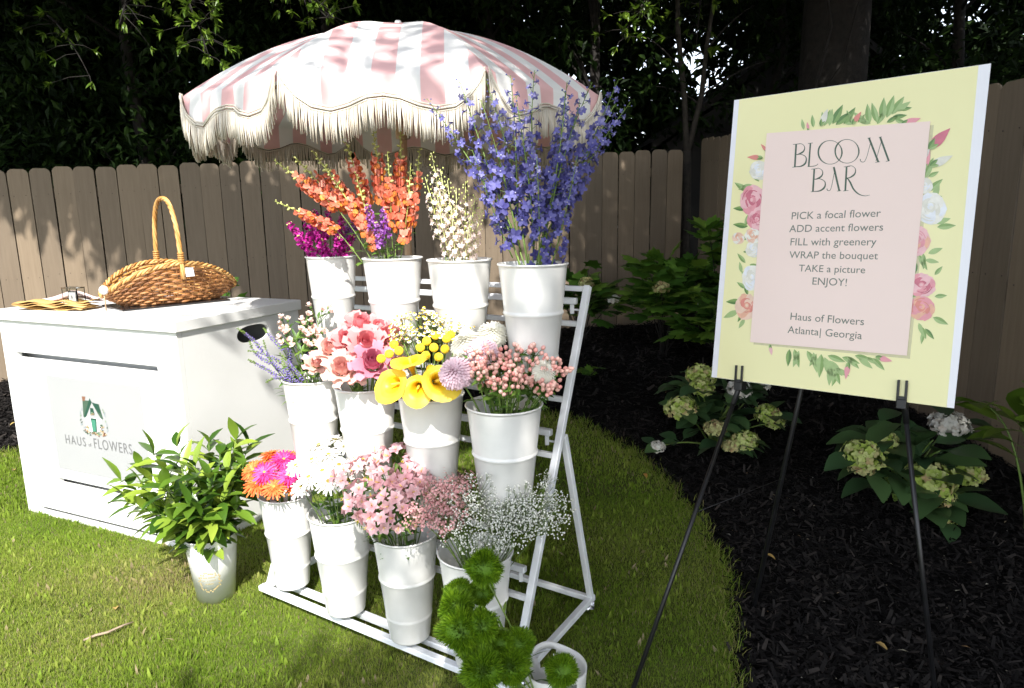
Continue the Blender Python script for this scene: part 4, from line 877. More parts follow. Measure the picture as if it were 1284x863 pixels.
spikes('lark', [(541, 192, .0), (552, 212, .05), (561, 226, .06), (533, 222, .04), (572, 236, .05), (584, 228, .0), (596, 246, .02), (548, 244, .08), (566, 258, .08), (590, 270, .07), (604, 262, .0)], 'larkspur', 'flower', 'pale pink larkspur, {o} from the left in the third top bucket', 'pale larkspur in the top tier', 'lark', .26, leaves=7, leafL=.04, leafW=.006, scale=.85)
spikes('delph', [(531, 128, .0, .78), (573, 101, .03, 1.05), (598, 128, .08, .95), (611, 104, -.05, .9), (632, 96, .05, 1.0), (650, 122, .09, .95), (676, 86, .0, 1.0), (700, 116, .08, .95), (712, 100, .03, 1.0), (727, 128, .07, .9), (750, 106, .0, 1.0), (781, 102, -.02, .98), (796, 132, .03, .8), (768, 128, .05, .9), (588, 190, .1, .7), (672, 196, .12, .75), (722, 196, .1, .75)], 'delphinium', 'flower', 'blue delphinium spike, {o} from the left in the right top bucket', 'blue delphiniums in the top tier', 'delph', .50, scale=.98, leaves=1, leafL=.03, leafW=.006, r=.0032)
# middle tier
spikes('veronica', [(302, 420, .04), (310, 437, .05), (313, 462, .07), (330, 430, .03), (346, 448, .07), (352, 425, .0), (362, 462, .09), (340, 410, .0), (385, 418, .03), (322, 447, .05), (335, 470, .09), (350, 435, .05), (370, 448, .08)], 'veronica', 'flower', 'purple veronica spike, {o} from the left in the leftmost middle bucket', 'purple veronica in the middle tier', 'vero', .09, leaves=10, leafL=.06, leafW=.012, scale=1.05)
bunch('veronica', [(355, 405, .0), (370, 415, .04), (384, 400, .0), (395, 412, .03), (376, 432, .07), (398, 388, -.02), (404, 425, .05), (360, 425, .06)], 'spray_rose', 'flower', 'pale pink spray carnation, {o} from the left in the leftmost middle bucket', 'pale spray carnations in the middle tier', 'bud', 1.15, leaves=6)
bunch('veronica', [(397, 458, .10, .95)], 'rose', 'flower', 'cream blush rose over the rim of the leftmost middle bucket', None, 'rose_b', 1.0, facecam=.9)
RB = 'pink roses in the middle tier'
bunch('rose', [(418, 440, .05, .95, 'rose_b', 'blush pink rose at the left of the pink roses'), (452, 412, .0, 1, 'rose_p', 'deep pink rose at the top of the pink roses'), (436, 430, .06, .9, 'rose_p', 'deep rose pink bloom between the blush rose and the large ruffled rose'), (459, 435, .09, 1.1, 'rose_p', 'large ruffled pink rose in the middle of the pink roses'), (430, 465, .12, 1, 'rose_b', 'peach blush rose low at the left rim of the rose bucket'), (468, 458, .14, 1.15, 'rose_m', 'mauve pink spiral rose at the front rim of the rose bucket'), (448, 468, .11, .8, 'rose_b', 'small peach rose between the two low roses at the rose bucket rim'), (490, 425, .02, .95, 'rose_p', 'pink rose at the right of the roses, behind the yellow buttons'), (474, 418, .0, .9, 'rose_p', 'pink rose at the back right of the pink roses'), (494, 462, .06, .75, 'rose_b', 'small peach rose beside the yellow calla at the right')], 'rose', 'flower', '', RB, 'rose_p', 1.28, facecam=1.0, out=.7, leaves=3, leafL=.05, leafW=.028, r=.003)
bunch('calla', [(500, 405, -.02), (512, 412, .02), (522, 398, -.03), (534, 405, .0), (545, 400, -.02), (555, 408, .0), (566, 402, -.03), (577, 412, .0), (588, 408, -.03), (518, 422, .04), (530, 418, .03), (505, 425, .03), (560, 420, .02), (545, 415, .04), (575, 424, .01), (592, 420, -.02), (498, 416, .0)], 'chamomile', 'flower', 'white chamomile spray behind the yellow button flowers', 'chamomile sprays in the calla bucket', 'cham', .85, leaves=2, leafL=.03, leafW=.006, facecam=.4)
bunch('calla', [(494, 432, .08), (488, 444, .09), (478, 450, .10), (535, 428, .07), (546, 421, .05), (560, 425, .06), (565, 420, .04), (527, 436, .08), (544, 436, .09), (558, 438, .08), (572, 428, .05), (540, 463, .12), (550, 448, .09), (500, 440, .09), (534, 446, .09)], 'button_flower', 'flower', 'yellow ball button flower, {o} from the left in the calla bucket', 'yellow button flowers in the calla bucket', 'craspedia', 1.0, leaves=0, r=.0015)
def calla(px, py, near, face, spin, lab, sc=1.0):
    B = BKT['calla']; hp = ondepth(px, py, B['dep']-near); f = nrm(face); stem_flower('calla_lily', 'flower', lab, 'yellow calla lilies', B['P']+V3(random.gauss(0, .01), random.gauss(0, .01), .12), hp-f*.05, 'calla', f, sc, stem_end=hp-f*.05, leaves=0, r=.005, spin=spin)
calla(515, 457, .12, (-.10, -.55, .8), 0.2, 'yellow calla lily standing above the other three callas', .95)
calla(498, 481, .15, (-.6, -.75, .15), -.6, 'yellow calla lily hanging over the left rim of its bucket', .9)
calla(548, 478, .16, (.35, -.85, .30), .5, 'yellow calla lily opening widest over the front rim', 1.0)
calla(524, 486, .17, (-.05, -.95, .0), 0, 'yellow calla lily lowest in the middle of the front rim', .8)
bunch('hyper', [(585, 432, -.01, 1.35, 'pom_w', 'white pompon chrysanthemum at the left behind the pink berries'), (618, 420, -.06, 1.3, 'pom_w', 'cream pompon chrysanthemum topmost behind the pink berries'), (604, 442, .05, 1.3, 'pom_p', 'pale pink pompon chrysanthemum amid the hypericum berries'), (572, 468, .09, 1.35, 'pom_p', 'pale pink pompon chrysanthemum low at the left of the berries'), (682, 466, .07, 1.0, 'pom_w', 'small white chrysanthemum at the right rim of the berry bucket')], 'chrysanthemum', 'flower', '', None, 'pom_w', .85, leaves=2, facecam=.6, r=.003)
HYP = []
for k in range(30):
    a = random.uniform(0, 6.3); r = math.sqrt(random.random()); HYP.append((634+62*r*math.cos(a), 466+24*r*math.sin(a)+8*abs(math.cos(a)), .04+.08*random.random()))
HYP += [(590, 446, .08), (598, 470, .13), (690, 455, .06), (702, 462, .03), (672, 440, .02), (652, 440, .02), (692, 478, .05), (625, 484, .14), (650, 482, .13)]
bunch('hyper', HYP, 'hypericum', 'flower', 'hypericum stem with coral pink berries in the right middle bucket', 'hypericum stems with pink berries', 'hyper', .82, leaves=3, leafL=.04, leafW=.018, facecam=.35)
# bottom tier
GB = 'gerberas in the bottom left bucket'
bunch('gerbera', [(336, 578, .0, 1.0, 'gerb_o', 'orange gerbera topmost at the back of the gerbera bucket'), (318, 590, .06, 1.0, 'gerb_o', 'orange gerbera at the left of the gerbera bucket'), (322, 607, .12, 1.05, 'gerb_o', 'orange gerbera lowest at the left, hanging over the rim'), (344, 611, .15, 1.0, 'gerb_o', 'orange gerbera lowest at the front rim of its bucket'), (372, 606, .10, 1.0, 'gerb_o', 'orange gerbera at the right rim beside the white daisies'), (366, 573, .0, .95, 'gerb_o', 'orange gerbera half hidden at the back right of the gerberas'), (332, 593, .13, .95, 'gerb_m', 'hot pink gerbera facing left over the orange ones'), (356, 577, .05, 1.05, 'gerb_m', 'hot pink gerbera topmost of the pink gerberas'), (362, 597, .12, 1.0, 'gerb_m', 'deep magenta gerbera in the middle of the gerbera bucket'), (340, 570, -.03, .9, 'gerb_o', 'red orange gerbera behind the topmost hot pink one')], 'gerbera', 'flower', '', GB, 'gerb_o', 1.02, facecam=.45, out=.75, leaves=0, r=.003, tilt_up=.7)
DS = [(372, 585, .06, .9), (392, 578, .07), (412, 572, .05), (432, 562, .0), (452, 570, .0), (405, 592, .12), (425, 585, .12), (445, 588, .12), (462, 582, .05), (388, 600, .12), (412, 605, .15), (436, 604, .15), (400, 560, .0), (420, 553, -.04), (446, 556, -.04), (378, 612, .10, .9), (455, 602, .10)]
bunch('mum', DS, 'daisy', 'flower', 'white daisy, {o} from the left in the second bottom bucket', 'white daisies in the bottom tier', 'daisy', 1.42, facecam=.4, out=.5, leaves=5, leafL=.045, leafW=.02, tilt_up=.8)
AL = [(436, 600, .06), (452, 622, .12), (458, 592, .05), (474, 580, .0), (485, 604, .10), (500, 575, -.02), (510, 598, .08), (470, 640, .17), (494, 630, .16), (515, 622, .13), (528, 605, .06), (478, 655, .19, .9), (504, 648, .18, .9), (540, 588, .0), (520, 585, .02), (448, 640, .14, .9), (555, 585, -.03, .9)]
bunch('alstro', AL, 'alstroemeria', 'flower', 'pink alstroemeria stem, {o} from the left in the middle bottom bucket', 'pink alstroemerias in the bottom tier', 'alstro', .88, facecam=.55, out=.6, leaves=5, leafL=.06, leafW=.014)
WX = [(548+random.uniform(-26, 40), 632+random.uniform(-22, 24), .06+.08*random.random()) for _ in range(12)]+[(545, 650, .12), (560, 655, .13), (575, 615, .03), (585, 608, .0)]
bunch('gyp', WX, 'waxflower', 'flower', "dusty pink waxflower spray beside the baby's breath", 'waxflower sprays in the right bottom bucket', 'wax', .80, leaves=2, leafL=.03, leafW=.004)
GY = [(628+58*math.cos(a_)*math.sqrt(r_), 640+34*math.sin(a_)*math.sqrt(r_), .02+.10*random.random()) for a_, r_ in zip(RNG.uniform(0, 6.3, 22), RNG.random(22))]+[(690, 655, .02), (698, 640, -.02), (680, 625, -.03), (585, 672, .13), (610, 680, .14), (570, 660, .12), (684, 605, -.06, .6), (640, 668, .12)]
bunch('gyp', GY, 'gypsophila', 'flower', "white baby's breath spray in the right bottom bucket", "baby's breath sprays in the right bottom bucket", 'gyp', .92, leaves=0, r=.0012)

# ---------------------------------------------------------------- bucket of greenery on the lawn
gP = V3(-1.216, 2.524, 0.004); gb = thing('bucket', gP, 'short white bucket of green foliage standing on the lawn before the cabinet', 'bucket')
mb = MB(); hh, r1, r0 = .275, .100, .072; rr_ = lambda z: r0+(r1-r0)*z/hh
lathe(mb, [(0.001, .002), (r0-.003, .002), (r0, 0), (rr_(.2), .2), (rr_(.222), .222), (rr_(.226)+.0015, .226), (rr_(.23), .23), (r1-.001, hh-.006), (r1+.003, hh-.004), (r1+.004, hh), (r1+.001, hh+.002), (r1-.003, hh-.003), (r0-.003, .01), (0.001, .01)], 56); part('bucket_body', mb, M['white'], gb, over=(0, 0, 0))
wm = MB(); lathe(wm, [(0.001, .2), (.09, .2)], 24); part('water', wm, m_water, gb, over=(0, 0, 0))
em = MB(); fwd = nrm(V3(0, 0, 0)-gP*V3(1, 1, 0)); a00 = math.atan2(fwd[1], fwd[0])-.25
def onb(th, z, o=.0006): r = rr_(z)+o; return V3(r*math.cos(a00+th), r*math.sin(a00+th), z)
for k in range(34):
    t = k*2*PI/34; cx_, cz_ = .040*math.cos(t), .040*math.sin(t); tt = t+PI/2+random.choice([-.7, .7]); l = .010; dx, dz = math.cos(tt)*l, math.sin(tt)*l; nx, nz_ = -dz*.35, dx*.35; q = [(cx_, cz_), (cx_+dx*.5+nx, cz_+dz*.5+nz_), (cx_+dx, cz_+dz), (cx_+dx*.5-nx, cz_+dz*.5-nz_)]
    em.add([onb(a/ .085, .105+b, .0009) for a, b in q], [(0, 1, 2, 3)])
for ln, wd in [(.018, .045), (.004, .055), (-.010, .04)]:
    n = 14
    for k in range(n):
        if random.random() < .25: continue
        x = (k/n-.5)*wd; em.add([onb((x+dx)/.085, .105+ln+dz, .0009) for dx, dz in ((0, 0), (.0022, .0), (.0026, .004+.003*(k % 3 == 0)), (.0006, .004))], [(0, 1, 2, 3)])
part('wreath_emblem', em, flat('gold_print', (0.42, 0.33, 0.16)), gb, smooth=False, over=(0, 0, 0))
m_green = organic('glossy_greenery', [(0.03, 0.08, 0.010), (0.075, 0.155, 0.016), (0.16, 0.26, 0.028), (0.32, 0.41, 0.055)], 0.28, 0.28, 0.5)
def leafy(label, group, base, tip, nl, L, W, lf):
    root = thing('greenery_stem', base, label, 'foliage', group); P = bez(base, base*.55+tip*.45+V3(0, 0, .06), tip, 12); sm = MB(); tube(sm, P, np.linspace(.0032, .0012, 12), 5); part('stem', sm, ST, root); lm = MB()
    for k in range(nl):
        t = .14+.86*(k+.5)/nl; q = P[min(11, int(t*11.99))]; ax = nrm(P[min(11, int(t*11)+1)]-P[max(0, int(t*11)-1)]); a = k*2.4+random.uniform(-.5, .5); R = frame(ax); d = nrm(R@V3(math.cos(a), math.sin(a), random.uniform(.45, 1.2)*(1+.8*(t > .9))))
        leafdir(lm, q, d, L*random.uniform(.7, 1.2), W*random.uniform(.85, 1.15), random.uniform(-.9, -.2), .3, 4, .85, 0, random.random(), roll=random.uniform(-.4, .4))
    part('leaves', lm, lf, root)
GT = [(152, 603, .02), (160, 630, .08), (175, 588, .0), (193, 570, .0), (208, 612, .14), (222, 560, -.02), (228, 590, .10), (245, 585, .13), (238, 632, .18), (262, 556, -.02), (262, 600, .14), (276, 570, .05), (282, 620, .14), (296, 552, -.04), (305, 585, .02), (312, 560, -.06), (200, 645, .15), (215, 652, .17), (296, 640, .08), (252, 648, .2), (285, 590, .08), (180, 612, .08), (305, 610, .0), (268, 655, .17)]
for rank, i in enumerate(sorted(range(len(GT)), key=lambda i: GT[i][0])):
    t = GT[i]; tip = ondepth(t[0], t[1], depth(gP+[0, 0, .3])-t[2]); rel = tip-gP; base = gP+V3(rel[0]*.12, rel[1]*.12, .19)
    leafy('glossy green leafy stem in the short bucket on the lawn', 'greenery stems in the bucket on the lawn', base, tip, 21, .108, .041, m_green)

# ---------------------------------------------------------------- bucket with hand holes and the green dianthus balls
q = onz(696, 836, .30); dP = V3(q[0], q[1], 0.004); db = thing('bucket', dP, 'white bucket with oval hand hole at the front right, holding green dianthus', 'bucket')
mb = MB(); hh, r1, r0 = .30, .086, .068; n = 64; rows = np.array([0, .06, .12, .16, .19, .215, .232, .25, .268, .282, .30]); HA = math.atan2(-dP[1], -dP[0])+PI+.35
V = []; 
for z in rows:
    for k in range(n): a = k*2*PI/n; r = r0+(r1-r0)*z/hh; zz = z+(.016*max(0, abs(math.cos(a-HA)))**6*(z/hh)**3); V.append((r*math.cos(a), r*math.sin(a), zz))
F = []
for i in range(len(rows)-1):
    for k in range(n):
        a = (k+.5)*2*PI/n; d1 = abs((a-HA+PI) % (2*PI)-PI); d2 = abs((a-HA) % (2*PI)-PI); d = min(d1, d2); wz = {7: .33, 8: .38, 6: .24}.get(i, 0)
        if d < wz: continue
        F.append((i*n+k, i*n+(k+1) % n, (i+1)*n+(k+1) % n, (i+1)*n+k))
mb.add(V, F); mb.add([(r0*math.cos(k*2*PI/n), r0*math.sin(k*2*PI/n), 0.002) for k in range(n)], [tuple(range(n))])
bo = part('bucket_body', mb, M['white'], db, over=(0, 0, 0)); sm_ = bo.modifiers.new('thickness', 'SOLIDIFY'); sm_.thickness = .003
DI = [(607, 713, .12, 1.12, 'topmost spiky green dianthus ball, over the white bucket rim'), (572, 762, .15, 1.0, 'spiky green dianthus ball at the left edge of its group'), (579, 790, .19, 1.15, 'large spiky green dianthus ball low at the left'), (604, 785, .20, .95, 'spiky green dianthus ball in the middle of its group'), (602, 745, .08, .75, 'small dark green dianthus ball just under the topmost one'), (575, 741, .10, .75, 'small spiky green dianthus ball upper left of its group'), (651, 806, .14, .9, 'spiky green dianthus ball directly left of the bucket rim'), (640, 836, .18, 1.05, 'spiky green dianthus ball below the one left of the bucket rim'), (606, 842, .22, 1.15, 'spiky green dianthus ball at the bottom edge of the photo'), (704, 841, .12, 1.0, 'spiky green dianthus ball in front of the bucket at the right'), (596, 812, .17, .95, 'spiky green dianthus ball between the large low ones'), (628, 806, .16, .8, 'spiky green dianthus ball tucked left of the bucket, half hidden')]
D0 = depth(dP+[0, 0, .28])
for px, py, nr, sc, lab in DI:
    hp = ondepth(px, py, D0-nr+.02); base = dP+V3(random.gauss(0, .015), random.gauss(0, .015), .02); f = nrm(V3(0, 0, 1)+TOCAM(hp)*.35+nrm(hp-dP)*.4)
    global_sc = sc*1.12
    stem_flower('dianthus', 'flower', lab, 'green dianthus balls in the front bucket', base, hp, 'dian', f, global_sc*V3(random.uniform(.9, 1.12), random.uniform(.9, 1.12), random.uniform(.88, 1.05)), r=.0026, leaves=4, leafL=.07, leafW=.009, bow=.01, stem_end=hp-f*.03)

# ---------------------------------------------------------------- parasol
UP0 = V3(-0.468, 3.135, 0); URIM, UR, UTOP = 1.975, 0.868, 2.300; NP = 8; UA0 = math.radians(-90-22.5+4.5)
um = thing('parasol', UP0, 'pink and white striped parasol with cream fringe behind the flower rack', 'parasol')
def rimpt(k, t): a = UA0+k*2*PI/NP; return UP0+V3(UR*t*math.cos(a), UR*t*math.sin(a), URIM+(UTOP-URIM)*(1-t**1.95))
VW = np.array([0, .03, .08, .15, .24, .33, .42, .50, .58, .67, .76, .85, .92, .97, 1.0]); VD = np.array([.005, .045, .085, .115, .122, .105, .078, .070, .078, .105, .122, .115, .085, .045, .005])
def vdep(w): return np.interp(w, VW, VD)
NT, NA = 18, 33
def canopy():
    me = bpy.data.meshes.new('canopy'); V = []; F = []; UVs = []; uvv = []
    for k in range(NP):
        o = len(V)
        for i in range(NT+1):
            t = max(.012, i/NT); a, b = rimpt(k, t), rimpt(k+1, t); wd = np.linalg.norm(b-a)
            for j in range(NA):
                w = j/(NA-1); p = a+(b-a)*w; p = p+V3(0, 0, -.022*math.sin(PI*w)*t*(1-.3*t)) ; V.append(p); uvv.append(((w-.5)*wd, t))
        for i in range(1, 6):
            f = i/5; a, b = rimpt(k, 1), rimpt(k+1, 1); m = (a+b)/2-UP0; outv = nrm(V3(m[0], m[1], 0)); wd = np.linalg.norm(b-a)
            for j in range(NA):
                w = j/(NA-1); p = a+(b-a)*w+V3(0, 0, -.0154*math.sin(PI*w)); d = vdep(w)*f; p = p+V3(0, 0, -d)*.97+outv*d*.16*(1-.5*f)+outv*.008*math.sin(w*19+k)*f; V.append(p); uvv.append(((w-.5)*wd, 1+d))
        R = NT+6
        for i in range(R-1):
            for j in range(NA-1): F.append((o+i*NA+j, o+i*NA+j+1, o+(i+1)*NA+j+1, o+(i+1)*NA+j))
    me.from_pydata([tuple(p-UP0) for p in V], [], F); uv = me.uv_layers.new(name='cloth'); 
    L = np.zeros(len(me.loops), int); me.loops.foreach_get('vertex_index', L); uv.data.foreach_set('uv', np.array(uvv)[L].ravel().astype(np.float32))
    me.polygons.foreach_set('use_smooth', [True]*len(F)); return me, V
def cloth_mat():
    m, n, b = new_mat('striped_canvas'); u = n.nodes.new('ShaderNodeUVMap'); u.uv_map = 'cloth'; sp = n.nodes.new('ShaderNodeSeparateXYZ'); n.links.new(u.outputs[0], sp.inputs[0])
    d = n.nodes.new('ShaderNodeMath'); d.operation = 'MULTIPLY_ADD'; d.inputs[1].default_value = 1/.160; d.inputs[2].default_value = 10.25; n.links.new(sp.outputs[0], d.inputs[0])
    f = n.nodes.new('ShaderNodeMath'); f.operation = 'FRACT'; n.links.new(d.outputs[0], f.inputs[0]); g = n.nodes.new('ShaderNodeMath'); g.operation = 'LESS_THAN'; g.inputs[1].default_value = .5; n.links.new(f.outputs[0], g.inputs[0])
    tx = n.nodes.new('ShaderNodeTexNoise'); tx.inputs['Scale'].default_value = 7; tx.inputs['Detail'].default_value = 6
    r1_ = ramp(n, [(.3, (0.76, 0.75, 0.72)), (.7, (0.82, 0.81, 0.79))]); r2_ = ramp(n, [(.3, (0.72, 0.43, 0.43)), (.7, (0.78, 0.50, 0.49))]); n.links.new(tx.outputs['Fac'], r1_.inputs[0]); n.links.new(tx.outputs['Fac'], r2_.inputs[0])
    mx = n.nodes.new('ShaderNodeMix'); mx.data_type = 'RGBA'; n.links.new(g.outputs[0], mx.inputs['Factor']); n.links.new(r1_.outputs[0], mx.inputs['A']); n.links.new(r2_.outputs[0], mx.inputs['B']); n.links.new(mx.outputs['Result'], b.inputs['Base Color']); b.inputs['Roughness'].default_value = .8; b.inputs['Specular IOR Level'].default_value = .2
    t = n.nodes.new('ShaderNodeBsdfTranslucent'); n.links.new(mx.outputs['Result'], t.inputs[0]); ms = n.nodes.new('ShaderNodeMixShader'); ms.inputs[0].default_value = .12; n.links.new(b.outputs[0], ms.inputs[1]); n.links.new(t.outputs[0], ms.inputs[2]); n.links.new(ms.outputs[0], n.nodes['Material Output'].inputs[0])
    wv = n.nodes.new('ShaderNodeTexNoise'); wv.inputs['Scale'].default_value = 260; bp = n.nodes.new('ShaderNodeBump'); bp.inputs['Strength'].default_value = .15; bp.inputs['Distance'].default_value = .002; n.links.new(wv.outputs['Fac'], bp.inputs['Height']); n.links.new(bp.outputs[0], b.inputs['Normal']); return m
cme, _v = canopy(); cme.materials.append(cloth_mat()); obj('canopy', cme, um)
fm = MB()
for k in range(NP):
    a, b = rimpt(k, 1), rimpt(k+1, 1); m = (a+b)/2-UP0; outv = nrm(V3(m[0], m[1], 0)); prev = None
    def edgep(w): p = a+(b-a)*w+V3(0, 0, -.0154*math.sin(PI*w)); d = vdep(w); return p+V3(0, 0, -d*.97)+outv*(d*.08+.010)+outv*.008*math.sin(w*19+k)
    ws = np.linspace(0, 1, 150); E = [edgep(w) for w in ws]
    tube(fm, [p+V3(0, 0, .010) for p in E], .0032, 5, 0, .5); tube(fm, [p+V3(0, 0, -.008) for p in E], .003, 5, 0, .4); tube(fm, [p+V3(0, 0, .001)+outv*.002 for p in E[::1]], [.0028+.0016*(i % 2) for i in range(len(E))], 5, 0, .7)
    extra = list(np.concatenate([np.linspace(0, .06, 14), np.linspace(.94, 1, 14)]))
    for w in list(ws)+extra:
        p = edgep(w)+V3(0, 0, -.008); l = random.uniform(.088, .102); sw = RNG.normal(0, .0032, 3); P = [p, p+V3(0, 0, -l*.5)+sw*.6+outv*.004, p+V3(0, 0, -l)+sw*1.3]; tube(fm, P, [.0019, .0023, .0020], 5, 0, random.random())
part('fringe', fm, organic('cream_cotton_fringe', [(0.52, 0.46, 0.36), (0.68, 0.62, 0.52), (0.74, 0.70, 0.62)], .85, .15, .2), um)
for k in range(NP):
    rb = MB(); tube(rb, [rimpt(k, t)-V3(0, 0, .012) for t in np.linspace(.03, 1, 10)], .006, 6); part('rib', rb, M['wood'], um)
    rb = MB(); bar(rb, UP0+V3(0, 0, 1.90), rimpt(k, .5)-V3(0, 0, .02), .010); part('strut', rb, M['wood'], um)
pm = MB(); tube(pm, [UP0+V3(0, 0, .10), UP0+V3(0, 0, 1.2), UP0+V3(0, 0, 2.31)], .0165, 14); part('pole', pm, M['wood'], um)
pm = MB(); lathe(pm, [(.001, 2.335), (.013, 2.333), (.016, 2.325), (.022, 2.318), (.026, 2.305), (.001, 2.30)], 20); part('finial', pm, M['white'], um, over=(0, 0, 0))
pm = MB(); lathe(pm, [(.0175, 1.84), (.032, 1.845), (.034, 1.88), (.030, 1.92), (.0175, 1.925)], 20); part('runner', pm, M['wood'], um, over=(0, 0, 0))
pm = MB(); lathe(pm, [(.0175, 1.10), (.021, 1.10), (.021, 1.18), (.0175, 1.18)], 20); part('joint_sleeve', pm, M['chrome'], um, over=(0, 0, 0))
bs = thing('weight_sack', UP0+V3(.05, .02, 0), 'tan rounded weight sack around the parasol foot behind the buckets', 'sack'); pm = MB()
lathe(pm, [(.001, .0), (.17, .0), (.205, .03), (.215, .10), (.20, .19), (.15, .255), (.08, .28), (.02, .285), (.02, .27)], 36); part('sack_cloth', pm, paint('tan_canvas', (0.33, 0.21, 0.16), .8, amt=.12, scale=8, bump=.3, bscale=18), bs, over=(0, 0, 0))
pm = MB(); tube(pm, [(-.05, -.02, .25), (-.05, -.02, .42)], .022, 12); part('pole_socket', pm, M['chrome'], bs, over=(0, 0, 0))

# ---------------------------------------------------------------- things on the cabinet
ZT = 1.083
m_wick = organic('honey_wicker', [(0.30, 0.13, 0.030), (0.50, 0.25, 0.07), (0.62, 0.36, 0.13)], .45, 0, .4, noise=30); m_wick2 = organic('brown_wicker', [(0.14, 0.055, 0.018), (0.28, 0.12, 0.042), (0.42, 0.20, 0.075)], .5, 0, .4, noise=30)
kP = V3(-1.76, 3.52, ZT+.012); bk = thing('basket', kP, 'wicker gathering basket with tall arched handle on the white cabinet', 'basket'); KA = math.radians(46); KM = mat4(rotz(KA), (0, 0, 0)); KA_, KB_ = .325, .165
def bh(th, f): return f*(.055+.145*abs(math.sin(th))**1.6)
def br(f): return .70+.36*f-.06*f*f
NW, NT_ = 13, 168; inn = MB(); outm = MB()
for k in range(NW):
    f = (k+.4)/NW; th = np.arange(NT_+1)*2*PI/NT_; off = .006*np.cos(th*21+k*PI); r = br(f); P = np.stack([(KA_*r+off)*np.cos(th), (KB_*r+off)*np.sin(th), np.array([bh(t, f) for t in th])+.002*np.sin(th*9+k)], 1)
    tgt = outm if f < .62 else inn
    # near wall keeps the brown willow, far wall and rim the honey one
    for s0 in range(0, NT_, 14): seg = P[s0:s0+15]; near = math.sin(th[min(s0+7, NT_)]+.0) < .25; tube(outm if (near and f < .93) else inn, seg, .0062, 5, 0, random.random(), caps=False)
for k in range(42):
    t = k*2*PI/42; P = [V3(KA_*br(f)*math.cos(t), KB_*br(f)*math.sin(t), bh(t, f)) for f in np.linspace(0, 1.0, 8)]; tube(outm if math.sin(t) < .25 else inn, P, .0036, 5, 0, random.random())
part('brown_weave', MB() if not outm.n else outm, m_wick2, bk, over=(0, 0, 0)).matrix_local = Matrix(KM.tolist())
part('honey_weave', inn, m_wick, bk, over=(0, 0, 0)).matrix_local = Matrix(KM.tolist())
bm = MB()
for k in range(9): y = (k-4)/4*KB_*.62; xw = KA_*.68*math.sqrt(max(.05, 1-(y/(KB_*.7))**2)); tube(bm, [(-xw, y, .006), (0, y, .003), (xw, y, .006)], .008, 5, 0, random.random())
box(bm, (0, 0, .0), KA_*.5, KB_*.5, .002); part('base_weave', bm, m_wick2, bk, over=(0, 0, 0)).matrix_local = Matrix(KM.tolist())
rm = MB(); th = np.linspace(0, 2*PI, 240)
for ph in (0, PI*2/3, PI*4/3): P = np.stack([(KA_*br(1)+.007*np.cos(th*26+ph))*np.cos(th), (KB_*br(1)+.007*np.cos(th*26+ph))*np.sin(th), np.array([bh(t, 1.0) for t in th])+.007*np.sin(th*26+ph)], 1); tube(rm, P, .0058, 5, 0, random.random(), caps=False)
part('rim', rm, m_wick, bk, over=(0, 0, 0)).matrix_local = Matrix(KM.tolist())
hm = MB(); th = np.linspace(0, PI, 60); base = np.stack([np.zeros(60), KB_*1.03*np.sign(np.cos(th))*np.abs(np.cos(th))**.8, .12+.40*np.sin(th)**.75], 1)
for ph in (0, PI/2, PI, 3*PI/2): s_ = th*11+ph; rad = nrm(V3(0, 1, 0)); nvec = np.stack([np.zeros(60), np.cos(th), np.sin(th)], 1); tube(hm, base+nvec*(.0065*np.cos(s_))[:, None]+np.stack([.0065*np.sin(s_), 0*s_, 0*s_], 1), .0062, 5, 0, random.random())
for sg in (-1, 1):
    for k in range(5): tube(hm, [(.012*math.cos(t), sg*KB_*1.02+.012*math.sin(t), .205+k*.011) for t in np.linspace(0, 2*PI, 12)], .005, 5, 0, .4, caps=False)
part('handle', hm, m_wick, bk, over=(0, 0, 0)).matrix_local = Matrix(KM.tolist())
tgm = MB(); box(tgm, (.03, -KB_*1.06-.006, .155), .020, .0012, .022, rotx(-.15)); part('paper_tag', tgm, flat('white_card', (.8, .8, .8)), bk, smooth=False, over=(0, 0, 0)).matrix_local = Matrix(KM.tolist())
tr = MB(); box(tr, kP*V3(1, 1, 0)+V3(-.02, -.02, ZT+.005), .26, .16, .004, rotz(KA), bev=.002)
solo('tray', tr, paint('black_lacquer', (.02, .018, .018), .15), 'flat dark tray lying under the wicker basket', 'tray', smooth=False, loc=kP)
# clear frame with a white card
fP = onz(95, 388, ZT); fP = V3(fP[0], fP[1], ZT+.001); fr = thing('card_stand', fP, 'small clear acrylic block holding a white card on the cabinet', 'card stand'); RZ = rotz(-.30)
def glass(name):
    m, n, b = new_mat(name); b.inputs['Transmission Weight'].default_value = 1; b.inputs['Roughness'].default_value = .02; b.inputs['IOR'].default_value = 1.45; b.inputs['Base Color'].default_value = (.95, .97, .96, 1); return m
mb = MB(); w2, h2, d2 = .046, .052, .022
for c, sx, sy, sz in [((0, -d2, h2), w2, .002, h2), ((0, d2, h2), w2, .002, h2), ((-w2, 0, h2), .002, d2-.0025, h2), ((w2, 0, h2), .002, d2-.0025, h2), ((0, 0, 2*h2+.0025), w2+.002, d2+.002, .002), ((0, 0, .002), w2-.0025, d2-.0025, .002)]: box(mb, RZ@np.array(c), sx, sy, sz, RZ)
part('acrylic_block', mb, glass('clear_acrylic'), fr, smooth=False, over=(0, 0, 0))
mb = MB(); box(mb, RZ@V3(0, -.004, .050), .027, .0015, .040, RZ); part('dark_mat', mb, flat('charcoal_card', (.05, .05, .052)), fr, smooth=False, over=(0, 0, 0))
mb = MB(); box(mb, RZ@V3(0, -.0075, .050), .021, .001, .034, RZ); cw = part('white_card', mb, flat('white_card_face', (.8, .8, .8)), fr, smooth=False, over=(0, 0, 0))
mb = MB(); 
